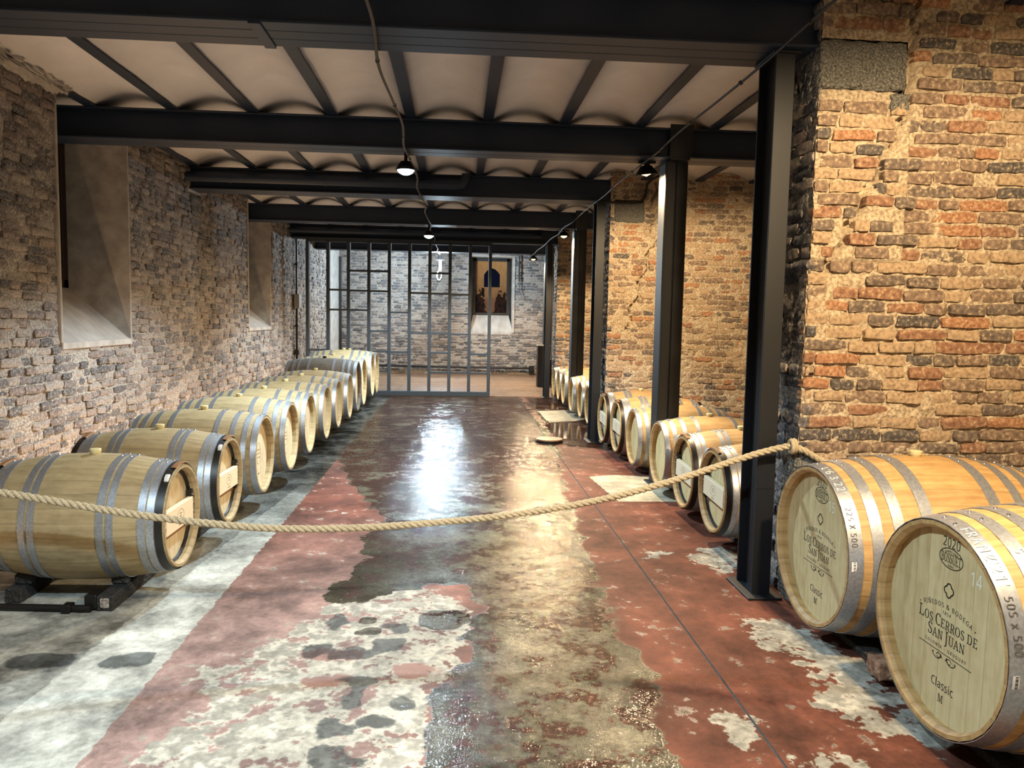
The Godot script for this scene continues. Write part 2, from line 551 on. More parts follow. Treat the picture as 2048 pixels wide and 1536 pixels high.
# A face of brickwork: lays courses from `org` along `u`, facing `out`; the ones that show largest become parts of `wall`, the rest one joined part.
# o: w, top (Callable u -> height), holes [[u0,u1,v0,v1]], grey 0/1, weights, singles, smear (how far mortar stands out), crack [[u,v]...], step (Callable u,v -> extra depth)
func brickwork(wall: Node3D, org: Vector3, u: Vector3, out: Vector3, o: Dictionary) -> void:
	var w: float = o.w
	var top: Callable = o.top
	var holes: Array = o.get("holes", [])
	var tone_weights: Array = o.get("weights", [3, 4, 4, 4, 2, 1])
	var pitch: float = o.get("pitch", 0.0705)
	var smear: float = o.get("smear", 0.0)
	var crack: Array = o.get("crack", [])
	var step: Callable = o.get("step", func(_a, _b): return 0.0)
	var wave := FastNoiseLite.new()
	wave.seed = rng.randi() % 10000
	wave.frequency = 0.6
	var grit := FastNoiseLite.new()
	grit.seed = rng.randi() % 10000
	grit.frequency = 9.0
	grit.fractal_octaves = 4
	grit.fractal_gain = 0.6
	var total := 0
	for x in tone_weights: total += int(x)
	var list: Array = []
	var v := 0.03
	while v < 3.6:
		var x := -rng.randf() * 0.2
		while x < w:
			var k := rng.randi() % 15
			var length: float = brick_shapes[k][0] * rng.randf_range(0.86, 1.12)
			var x0 := x
			var x1 := x + length
			x = x1 + rng.randf_range(0.006, 0.017)
			x0 = maxf(x0, 0.0)
			x1 = minf(x1, w)
			var dv: float = wave.get_noise_2d((x0 + x1) * 0.5, v * 1.3) * 0.02
			var cv := v + dv
			for h in holes:
				if cv > h[2] - 0.02 and cv < h[3] + 0.02 and x1 > h[0] and x0 < h[1]:
					if x0 < h[0] - 0.01: x1 = minf(x1, h[0] - 0.014)
					elif x1 > h[1] + 0.01: x0 = maxf(x0, h[1] + 0.014)
					else: x1 = x0
			if x1 - x0 < 0.05: continue
			var mid := (x0 + x1) * 0.5
			if cv + 0.02 > top.call(mid): continue
			if rng.randf() < o.get("missing", 0.012): continue
			var skip := false
			for c in crack:
				if absf(cv - c[1]) < 0.04 and mid - (x1 - x0) * 0.5 < c[0] and mid + (x1 - x0) * 0.5 > c[0]:
					# the crack runs through this brick: keep the bigger piece
					if c[0] - x0 > x1 - c[0]: x1 = c[0] - 0.013
					else: x0 = c[0] + 0.013
					mid = (x0 + x1) * 0.5
					if x1 - x0 < 0.04: skip = true
			if skip: continue
			var depth: float = (rng.randf_range(-0.008, 0.016) if o.get("grey", 0) else rng.randf_range(-0.004, 0.012)) + step.call(mid, cv)
			if rng.randf() < 0.06: depth -= 0.012
			var r := rng.randi() % total
			var tone := 0
			while r >= tone_weights[tone]:
				r -= tone_weights[tone]
				tone += 1
			var s: float = (x1 - x0) / brick_shapes[k][0]
			var b := Basis(u, Vector3.UP, out) * Basis(Vector3.BACK, rng.randf_range(-0.035, 0.035)) * Basis(Vector3.UP, rng.randf_range(-0.05, 0.05))
			b = b * Basis.from_scale(Vector3(s, rng.randf_range(0.95, 1.16), 1.0))
			var at := org + u * mid + Vector3.UP * cv + out * depth
			var q := on_screen(at)
			var score := 0.0
			if q.z > 0 and q.x > -20 and q.x < 2068 and q.y > -20 and q.y < 1556:
				var facing := absf((at - Vector3(0, EYE, 0)).normalized().dot(out))
				score = (x1 - x0) / (q.z * q.z) * (facing + 0.05)
				if o.has("seen") and not o.seen.call(q): score = 0.0
			list.append([score, Transform3D(b, at), k, tone])
		v += pitch * rng.randf_range(0.97, 1.03)
	list.sort_custom(func(a, b): return a[0] > b[0])
	var singles: int = o.get("singles", 0)
	var joined: Array = []
	for i in 6: joined.append(MB.new())
	for i in list.size():
		var e: Array = list[i]
		if i < singles and e[0] > 0.0:
			part(wall, "brick", brick_shapes[e[2]][2], mats["brick%d%d" % [o.get("grey", 0), e[3]]], e[1])
		else:
			joined[e[3]].add(brick_shapes[e[2]][1], e[1])
	var rest := ArrayMesh.new()
	for i in 6:
		if joined[i].v.size() == 0: continue
		var a := []
		a.resize(Mesh.ARRAY_MAX)
		a[Mesh.ARRAY_VERTEX] = joined[i].v
		a[Mesh.ARRAY_NORMAL] = joined[i].n
		rest.add_surface_from_arrays(Mesh.PRIMITIVE_TRIANGLES, a)
		rest.surface_set_material(rest.get_surface_count() - 1, mats["brick%d%d" % [o.get("grey", 0), i]])
	if rest.get_surface_count():
		var r := part(wall, "brickwork", rest, null)
		r.set_meta("kind", "stuff")
	# the mortar: a rough bed that swells over the bricks here and there
	var g: float = o.get("grid", 0.025)
	var nu := int(ceil(w / g))
	var nv := int(ceil(3.5 / g))
	var vs := PackedVector3Array()
	var idx := PackedInt32Array()
	for i in nu + 1:
		var uu := minf(i * g, w)
		var tt: float = top.call(uu)
		for j in nv + 1:
			var vv := minf(j * g, tt)
			var d: float = grit.get_noise_2d(uu, vv) * 0.02 + wave.get_noise_2d(uu * 2.5, vv * 2.5) * 0.014 - 0.009 + smear + step.call(uu, vv)
			for c in crack:
				if absf(vv - c[1]) < 0.03 and absf(uu - c[0]) < maxf(g * 0.7, 0.012): d -= 0.085
			vs.append(org + u * uu + Vector3.UP * vv + out * d)
	for i in nu:
		for j in nv:
			if j * g >= top.call((i + 0.5) * g): continue
			var cu := (i + 0.5) * g
			var cv := (j + 0.5) * g
			var inside := false
			for h in holes:
				if cu > h[0] - 0.0 and cu < h[1] + 0.0 and cv > h[2] and cv < h[3]: inside = true
			if inside: continue
			var p := i * (nv + 1) + j
			idx.append_array([p, p + nv + 2, p + nv + 1, p, p + 1, p + nv + 2])
	var st := SurfaceTool.new()
	var a2 := []
	a2.resize(Mesh.ARRAY_MAX)
	a2[Mesh.ARRAY_VERTEX] = vs
	a2[Mesh.ARRAY_INDEX] = idx
	var am := ArrayMesh.new()
	am.add_surface_from_arrays(Mesh.PRIMITIVE_TRIANGLES, a2)
	st.create_from(am, 0)
	st.generate_normals()
	part(wall, "mortar", st.commit(), mats["mortar_grey" if o.get("grey", 0) else "mortar"])


func rough_block(c: Vector3, s: Vector3, jitter: float, n := 9) -> ArrayMesh:
	# a hewn stone: a box with a pitted, uneven skin
	var m := MB.new()
	var f := FastNoiseLite.new()
	f.seed = rng.randi() % 9999
	f.frequency = 14.0
	f.fractal_octaves = 3
	for ax in 3:
		for sg in [-1.0, 1.0]:
			var e1 := Vector3.ZERO
			var e2 := Vector3.ZERO
			e1[(ax + 1) % 3] = 1.0
			e2[(ax + 2) % 3] = 1.0
			var nn := Vector3.ZERO
			nn[ax] = sg
			var P := func(i: int, j: int) -> Vector3:
				var q := nn + e1 * (2.0 * i / n - 1.0) + e2 * (2.0 * j / n - 1.0)
				# round the edges a little
				var big := 0
				for k in 3: if absf(q[k]) > 0.97: big += 1
				var p: Vector3 = c + q * s * 0.5
				var off := f.get_noise_3dv(p) * jitter
				return p + q.normalized() * off - q.normalized() * (jitter * 0.8 if big > 1 else 0.0)
			for i in n:
				for j in n:
					if sg > 0: m.quad(P.call(i, j), P.call(i + 1, j), P.call(i + 1, j + 1), P.call(i, j + 1))
					else: m.quad(P.call(i, j), P.call(i, j + 1), P.call(i + 1, j + 1), P.call(i + 1, j))
	return m.mesh()


# ---------------------------------------------------------------- the room
const JOIST0 := -3.13
const JOIST_STEP := 0.675
const FRONT := -2.6
const BACK := 21.12


func vault_height(x: float) -> float:
	var t := fposmod((x - JOIST0) / JOIST_STEP, 1.0)
	return 3.30 + 0.105 * (1.0 - pow(2.0 * t - 1.0, 2.0))


func make_walls() -> void:
	# ---- window wall
	var wl := thing("wall_left", "long rough brick wall with two deep window recesses", "wall", Vector3.ZERO, 0.0, "", "structure")
	var zs := [FRONT, 6.5, 7.8, 12.12, 13.5, BACK + 0.3]
	part(wl, "core", boxes([[-4.05, -3.235, -0.1, 3.5, zs[0], zs[1]], [-4.05, -3.235, -0.1, 3.5, zs[2], zs[3]], [-4.05, -3.235, -0.1, 3.5, zs[4], zs[5]], [-4.05, -3.235, -0.1, 1.27, zs[1], zs[2]], [-4.05, -3.235, -0.1, 1.32, zs[3], zs[4]]]), mats["plaster"])
	var top_l := func(a: float) -> float: return 3.385 + 0.012 * sin(a * 7.0) + 0.01 * sin(a * 23.0)
	# u runs away from the camera from z = 3.5
	var z0 := 3.5
	brickwork(wl, V(-3.2, 0, z0), V(0, 0, 1), Vector3(1, 0, 0), {"w": 16.2, "top": top_l, "grey": 1, "smear": -0.004, "missing": 0.03, "singles": 300, "seen": func(q: Vector3) -> bool: return q.y < 1536.0 - q.z * 0 and q.z < 12.0 and q.y < 905,
		"holes": [[6.5 - z0, 7.8 - z0, 1.25, 4.0], [12.12 - z0, 13.5 - z0, 1.3, 4.0], [9.5 - z0, 9.95 - z0, 2.96, 3.5], [9.62 - z0, 10.0 - z0, 2.72, 2.98]], "weights": [3, 5, 3, 6, 1, 4], "grid": 0.02})
	part(wl, "wall_base", boxes([[-4.05, -3.2, -0.1, 3.4, FRONT, z0]]), mats["mortar_grey"])
	part(wl, "plaster_patch", rough_block(V(-3.232, 3.2, 9.72), Vector3(0.08, 0.44, 0.46), 0.012), mats["plaster"])
	part(wl, "bearing_stone", rough_block(V(-3.232, 2.84, 9.82), Vector3(0.08, 0.24, 0.36), 0.02), mats["stone"])
	part(wl, "plaster_coping", rough_block(V(-3.16, 3.37, 5.0), Vector3(0.16, 0.25, 2.98), 0.07, 64), mats["plaster"])
	part(wl, "plaster_corner", boxes([[-3.3, -3.17, 0.0, 3.3, 19.6, 21.1]]), mats["plaster"])
	# reveals: sloping sill, lip
	for wdw in [[6.5, 7.8, 1.28, 1.775], [12.12, 13.5, 1.33, 1.82]]:
		var m := MB.new()
		var a := V(-3.2, wdw[2], wdw[0])
		var b := V(-3.2, wdw[2], wdw[1])
		var c := V(-3.78, wdw[3], wdw[1])
		var d := V(-3.78, wdw[3], wdw[0])
		m.quad(a, b, c, d)
		var dn := Vector3(0, -0.05, 0)
		m.quad(a + dn, b + dn, b, a)
		part(wl, "sill", m.mesh(), mats["plaster"])
		part(wl, "sill_lip", boxes([[-3.235, -3.18, wdw[2] - 0.055, wdw[2] + 0.004, wdw[0] - 0.02, wdw[1] + 0.02]], 0.006), mats["plaster"])
		part(wl, "jamb_edge", boxes([[-3.24, -3.185, wdw[2], 3.39, wdw[0] - 0.03, wdw[0]], [-3.24, -3.185, wdw[2], 3.39, wdw[1], wdw[1] + 0.025]], 0.005), mats["plaster"])
	for i in 2:
		var wz: Array = [[6.5, 7.8], [12.12, 13.5]][i]
		var wn := thing("window_%d" % (i + 1), ["dark wooden window deep in the near plastered recess", "dark wooden window deep in the far plastered recess"][i], "window", V(-3.82, 1.75, (wz[0] + wz[1]) * 0.5), 0.0, "", "structure")
		var hw: float = (wz[1] - wz[0]) * 0.5
		part(wn, "window_frame", boxes([[-0.05, 0.06, 0.0, 1.65, -hw, -hw + 0.09], [-0.05, 0.06, 0.0, 1.65, hw - 0.09, hw], [-0.05, 0.06, 0.0, 0.09, -hw, hw], [-0.05, 0.06, 1.42, 1.65, -hw, hw], [-0.04, 0.05, 0.0, 1.5, -0.04, 0.04]], 0.006), mats["dark_frame"])
		part(wn, "pane", boxes([[-0.012, 0.0, 0.08, 1.44, -hw + 0.08, -0.035], [-0.012, 0.0, 0.08, 1.44, 0.035, hw - 0.08]]), mats["glass"])
	# ---- cross walls of the bays
	var depth_z := [4.08, 9.5, 15.0]
	var x_end := [1.89, 1.86, 1.93]
	var thick := [0.5, 0.55, 0.5]
	var wl_label := ["warm-lit brick cross wall behind the two big lettered barrels", "brick cross wall with a long crack, behind the middle barrel bay", "narrow strip of brick cross wall beside the gate doorway"]
	for i in 3:
		var w := thing("wall_right", wl_label[i], "wall", Vector3.ZERO, 0.0, "", "structure")
		var zf: float = depth_z[i]
		var xe: float = x_end[i]
		part(w, "core", boxes([[xe + 0.12, 4.7, -0.1, 3.32, zf + 0.12, zf + thick[i]]]), mats["mortar"])
		var crack: Array = []
		var o := {"w": 2.6, "top": func(a: float) -> float: return vault_height(xe + a) - 0.01, "singles": [300, 300, 0][i], "weights": [4, 6, 4, 6, 2, 2] if i == 0 else [2, 6, 2, 8, 1, 2]}
		if i == 0:
			for k in 58:
				var vv := 3.3 - k * 0.026
				crack.append([0.515 + 0.02 * sin(k * 0.9) - (0.0 if k < 22 else 0.012 * (k - 22)), vv])
			o.grid = 0.0125
			o.smear = -0.005
			o.step = func(a: float, b: float) -> float: return 0.03 if a < 0.515 and b > 1.9 else 0.0
			o.holes = [[0.0, 0.48, 2.73, 3.05]]
			o.seen = func(q: Vector3) -> bool: return q.y < 900
		elif i == 1:
			for k in 70:
				var vv := 3.25 - k * 0.026
				crack.append([0.55 + 0.035 * sin(k * 0.5) - (0.0 if k < 30 else 0.008 * (k - 30)), vv])
			o.holes = [[0.05, 0.42, 2.78, 3.02]]
			o.seen = func(q: Vector3) -> bool: return q.y < 850 and q.x < 1520
			o.smear = 0.004
			o.grid = 0.016
		o.crack = crack
		brickwork(w, V(xe, 0, zf), Vector3(1, 0, 0), V(0, 0, -1), o)
		# the end that faces the aisle
		brickwork(w, V(xe, 0, zf + thick[i]), V(0, 0, -1), Vector3(-1, 0, 0), {"w": thick[i], "top": func(_a): return 3.3, "grey": 1, "weights": [1, 3, 4, 2, 6, 1], "missing": 0.08})
		if i < 2:
			var sx: float = [0.475, 0.37][i]
			part(w, "bearing_stone", rough_block(V(xe + sx * 0.5 + [0.0, 0.05][i], [2.92, 2.88][i], zf + 0.1), Vector3(sx, 0.25, 0.26), 0.016, 14), mats["stone"])
		if i == 0:
			part(w, "mortar_bed", rough_block(V(xe + 0.22, 2.755, zf + 0.09), Vector3(0.42, 0.075, 0.22), 0.012, 12), mats["mortar"])
			part(w, "rubble_stone", rough_block(V(xe + 0.44, 2.73, zf + 0.06), Vector3(0.11, 0.1, 0.2), 0.02, 6), mats["stone"])
	# ---- back wall with its niche
	var wb := thing("wall_back", "brick back wall of the room behind the gate", "wall", Vector3.ZERO, 0.0, "", "structure")
	part(wb, "core", boxes([[-3.3, 0.33, -0.1, 3.5, BACK + 0.035, BACK + 0.9], [1.52, 4.7, -0.1, 3.5, BACK + 0.035, BACK + 0.9], [0.33, 1.52, -0.1, 1.15, BACK + 0.035, BACK + 0.9], [0.33, 1.52, 3.2, 3.5, BACK + 0.035, BACK + 0.9], [0.33, 1.52, -0.1, 3.5, BACK + 0.6, BACK + 0.9]]), mats["plaster"])
	brickwork(wb, V(-3.2, 0, BACK), Vector3(1, 0, 0), V(0, 0, -1), {"w": 6.4, "top": func(a: float) -> float: return vault_height(-3.2 + a), "grey": 1, "holes": [[3.53, 4.72, 1.16, 3.2]], "smear": 0.0, "missing": 0.02, "grid": 0.04, "weights": [2, 4, 4, 6, 3, 2]})
	var ms := MB.new()
	ms.quad(V(0.33, 1.17, BACK), V(1.52, 1.17, BACK), V(1.42, 1.63, BACK + 0.45), V(0.43, 1.63, BACK + 0.45))
	ms.quad(V(0.33, 1.1, BACK), V(1.52, 1.1, BACK), V(1.52, 1.17, BACK), V(0.33, 1.17, BACK))
	part(wb, "niche_sill", ms.mesh(), mats["plaster"])
	part(wb, "niche_cheek", boxes([[0.30, 0.36, 1.15, 3.2, BACK - 0.02, BACK + 0.45], [1.49, 1.55, 1.15, 3.2, BACK - 0.02, BACK + 0.45]]), mats["plaster"])
	# ---- far side of the bays and the wall behind the view
	part(thing("wall_side", "plain side wall closing the barrel bays", "wall", Vector3.ZERO, 0.0, "", "structure"), "core", boxes([[4.6, 4.9, -0.1, 3.6, FRONT - 0.3, BACK + 0.9]]), mats["mortar"])
	part(thing("wall_front", "plain wall closing the cellar behind the view", "wall", Vector3.ZERO, 0.0, "", "structure"), "core", boxes([[-4.05, 4.9, -0.1, 3.6, FRONT - 0.3, FRONT]]), mats["mortar"])


func make_ceiling() -> void:
	var c := thing("ceiling", "pale plastered ceiling of shallow vaults between dark joists", "ceiling", Vector3.ZERO, 0.0, "", "structure")
	var rows := 158
	for i in range(-1, 12):
		var x0 := JOIST0 + JOIST_STEP * i
		var m := MB.new()
		var last: Array = []
		var jit := FastNoiseLite.new()
		jit.seed = 50 + i
		jit.frequency = 2.2
		jit.fractal_octaves = 3
		for r in rows + 1:
			var z := FRONT - 0.2 + (BACK + 0.6 - FRONT + 0.2) * r / rows
			var ring: Array = []
			for k in 13:
				var t := k / 12.0
				var xx := x0 + 0.032 + (JOIST_STEP - 0.064) * t
				if k == 0: xx += jit.get_noise_2d(z, 0.0) * 0.016
				if k == 12: xx += jit.get_noise_2d(z, 50.0) * 0.016
				var y := 3.283 + 0.115 * (1.0 - pow(2.0 * t - 1.0, 2.0)) + jit.get_noise_2d(z * 0.5, t * 3.0) * 0.004
				ring.append(V(xx, y, z))
			if r > 0:
				for k in 12:
					var h := func(t: float) -> Vector3: return Vector3((2.0 * t - 1.0) * 0.68, -1, 0).normalized()
					var na: Vector3 = h.call(k / 12.0)
					var nb: Vector3 = h.call((k + 1) / 12.0)
					var Z := [Vector2.ZERO, Vector2.ZERO, Vector2.ZERO, Vector2.ZERO]
					m.quad_n([last[k], ring[k], ring[k + 1], last[k + 1]], [na, na, nb, nb], Z)
			last = ring
		m.box(V(x0 + JOIST_STEP * 0.5, 3.52, (FRONT + BACK) * 0.5 + 0.2), Vector3(JOIST_STEP, 0.16, BACK - FRONT + 1.0))
		part(c, "vault", m.mesh(), mats["vault_plaster"])
		# joist: an I-beam whose lower flange shows
		if i >= 0 or true:
			part(c, "joist", boxes([[x0 - 0.044, x0 + 0.044, 3.27, 3.283, FRONT - 0.1, BACK + 0.3], [x0 - 0.006, x0 + 0.006, 3.28, 3.42, FRONT - 0.1, BACK + 0.3], [x0 - 0.044, x0 + 0.044, 3.41, 3.425, FRONT - 0.1, BACK + 0.3]]), mats["steel"])


func i_beam_along_x(x0: float, x1: float, y0: float, y1: float, z0: float, z1: float) -> Array:
	var zm := (z0 + z1) * 0.5
	return [[x0, x1, y0, y0 + 0.016, z0, z1], [x0, x1, y1 - 0.016, y1, z0, z1], [x0, x1, y0 + 0.01, y1 - 0.01, zm - 0.006, zm + 0.006]]


func make_steel() -> void:
	# beams across the aisle
	var beams := [["first", 4.09, 3, 0.115, -3.26, 1.93], ["second", 6.92, 2, 0.15, -3.7, 4.6], ["third", 9.54, 3, 0.115, -3.22, 1.9], ["fourth", 12.5, 2, 0.15, -3.7, 4.6], ["fifth", 15.12, 3, 0.115, -3.22, 1.97], ["sixth", 17.6, 2, 0.15, -3.24, 4.6]]
	var beam_label := ["dark steel ceiling beam closest overhead, crossing above the rope", "dark steel ceiling beam running into the near window recess", "dark steel ceiling beam with a round pipe along its side, before the cracked cross wall", "dark steel ceiling beam running into the far window recess", "dark steel ceiling beam with a pipe, directly above the gate", "dark steel ceiling beam in the room behind the gate"]
	for i in 6:
		var b: Array = beams[i]
		var t := thing("steel_beam", beam_label[i], "beam", Vector3.ZERO, 0.0, "steel beams across the ceiling")
		for k in b[2]:
			var za: float = b[1] + k * (b[3] + 0.006)
			part(t, "girder", boxes(i_beam_along_x(b[4], b[5], 3.01, 3.27, za, za + b[3]), 0.003), mats["steel"])
		var zw: float = b[2] * (b[3] + 0.006)
		if i == 0:
			part(t, "batten_plate", boxes([[-1.07, -1.01, 2.998, 3.012, b[1] - 0.005, b[1] + zw]], 0.002), mats["steel"])
		if i == 2 or i == 4:
			pass
	# round pipes along the third and fifth beams
	for i in 2:
		var z: float = [9.44, 15.03][i]
		var xr: float = [0.02, 1.6][i]
		var p := thing("pipe", ["dark round pipe with an upturned elbow along the third ceiling beam", "dark round pipe along the beam above the gate"][i], "pipe", V(-3.2, 3.135, z))
		var m := MB.new()
		var path: Array = [Vector3(0.0, 0, 0), Vector3(xr + 3.2, 0, 0)]
		if i == 0:
			path = [Vector3(0.0, 0, 0), Vector3(3.17, 0, 0), Vector3(3.23, 0.012, 0), Vector3(3.27, 0.05, 0), Vector3(3.285, 0.1, 0), Vector3(3.285, 0.13, 0)]
		m.tube(path, 0.058, 14)
		part(p, "tube", m.mesh(), mats["steel"])
		var cl := MB.new()
		for x in [0.5, 1.6, 2.7]:
			cl.tube([Vector3(x, 0, 0), Vector3(x + 0.03, 0, 0)], 0.064, 14)
			cl.box(Vector3(x + 0.015, 0.05, -0.07), Vector3(0.03, 0.02, 0.09))
		part(p, "clip", cl.mesh(), mats["steel"])
	# columns
	var cols := [[1.69, 4.16, 0], [1.87, 7.03, 1], [1.70, 9.55, 0], [1.88, 12.62, 1], [1.715, 14.98, 0], [1.99, 17.75, 1]]
	var col_label := ["dark steel column that the rope passes, with a wide base plate", "dark steel box column standing among the middle barrels", "dark steel column before the cracked cross wall", "dark steel box column among the far barrels, before the gate", "dark steel column at the doorway beside the gate", "dark steel box column in the room behind the gate"]
	for i in 6:
		var c: Array = cols[i]
		var t := thing("steel_column", col_label[i], "column", V(c[0], 0, c[1]), 0.0, "dark steel columns")
		if c[2] == 0:
			# an I-beam on end: flanges towards and away from the camera, the web seen from the aisle
			part(t, "shaft", boxes([[0.0, 0.106, 0.012, 3.01, 0.0, 0.014], [0.0, 0.106, 0.012, 3.01, 0.226, 0.24], [0.042, 0.054, 0.012, 3.01, 0.01, 0.23]], 0.002), mats["column_steel"])
			part(t, "base_plate", boxes([[-0.045, 0.15, 0.0, 0.014, -0.075, 0.29]], 0.003), mats["column_steel"])
			part(t, "cap_plate", boxes([[-0.02, 0.13, 2.995, 3.008, -0.02, 0.26]], 0.002), mats["column_steel"])
			if i == 0 or i == 2:
				part(t, "splice_seam", boxes([[-0.002, 0.108, 0.62, 0.624, -0.0025, 0.002]]), mats["black"])
		else:
			part(t, "shaft", boxes([[0.0, 0.1, 0.012, 3.01, 0.0, 0.22], [0.104, 0.21, 0.012, 3.01, 0.0, 0.22], [0.03, 0.18, 0.012, 3.0, 0.01, 0.21]], 0.006), mats["column_steel"])
			part(t, "base_plate", boxes([[-0.04, 0.25, 0.0, 0.014, -0.04, 0.26]], 0.003), mats["column_steel"])
			if i < 4:
				part(t, "head_plate", boxes([[-0.0, 0.21, 3.012, 3.3, -0.125, -0.115], [0.02, 0.19, 2.99, 3.012, -0.12, 0.0]], 0.003), mats["column_steel"])


# ---------------------------------------------------------------- floor
func field(polys: Array, x0: float, z0: float, size: float, n: int, res: int, blur: int) -> PackedByteArray:
	# rasterises polygons (flat x, z lists) into a soft mask of n x n
	var im := Image.create(res, res, false, Image.FORMAT_L8)
	for p in polys:
		for r in res:
			var z := z0 + size * (r + 0.5) / res
			var xs: Array = []
			var c := int(p.size() / 2.0)
			for i in c:
				var ax: float = p[i * 2]
				var az: float = p[i * 2 + 1]
				var bx: float = p[((i + 1) % c) * 2]
				var bz: float = p[((i + 1) % c) * 2 + 1]
				if (az <= z) != (bz <= z):
					xs.append(ax + (bx - ax) * (z - az) / (bz - az))
			xs.sort()
			for i in range(0, xs.size() - 1, 2):
				var a := clampi(int(round((xs[i] - x0) / size * res)), 0, res)
				var b := clampi(int(round((xs[i + 1] - x0) / size * res)), 0, res)
				if b > a: im.fill_rect(Rect2i(a, r, b - a, 1), Color.WHITE)
	im.resize(int(res / float(blur)), int(res / float(blur)), Image.INTERPOLATE_BILINEAR)
	im.resize(n, n, Image.INTERPOLATE_CUBIC)
	return im.get_data()


func ellipses(list: Array, grow := 1.0) -> Array:
	var out: Array = []
	for i in range(0, list.size(), 4):
		var p: Array = []
		for k in 14:
			var a := TAU * k / 14
			p.append(list[i] + list[i + 2] * grow * cos(a))
			p.append(list[i + 1] + list[i + 3] * grow * sin(a))
		out.append(p)
	return out


func noise_bytes(n: int, freq: float, oct: int, seed_: int, gain := 0.5) -> PackedByteArray:
	var f := FastNoiseLite.new()
	f.noise_type = FastNoiseLite.TYPE_SIMPLEX
	f.seed = seed_
	f.frequency = freq
	f.fractal_octaves = oct
	f.fractal_gain = gain
	var im := f.get_image(n, n, false, false, true)
	im.convert(Image.FORMAT_L8)
	return im.get_data()


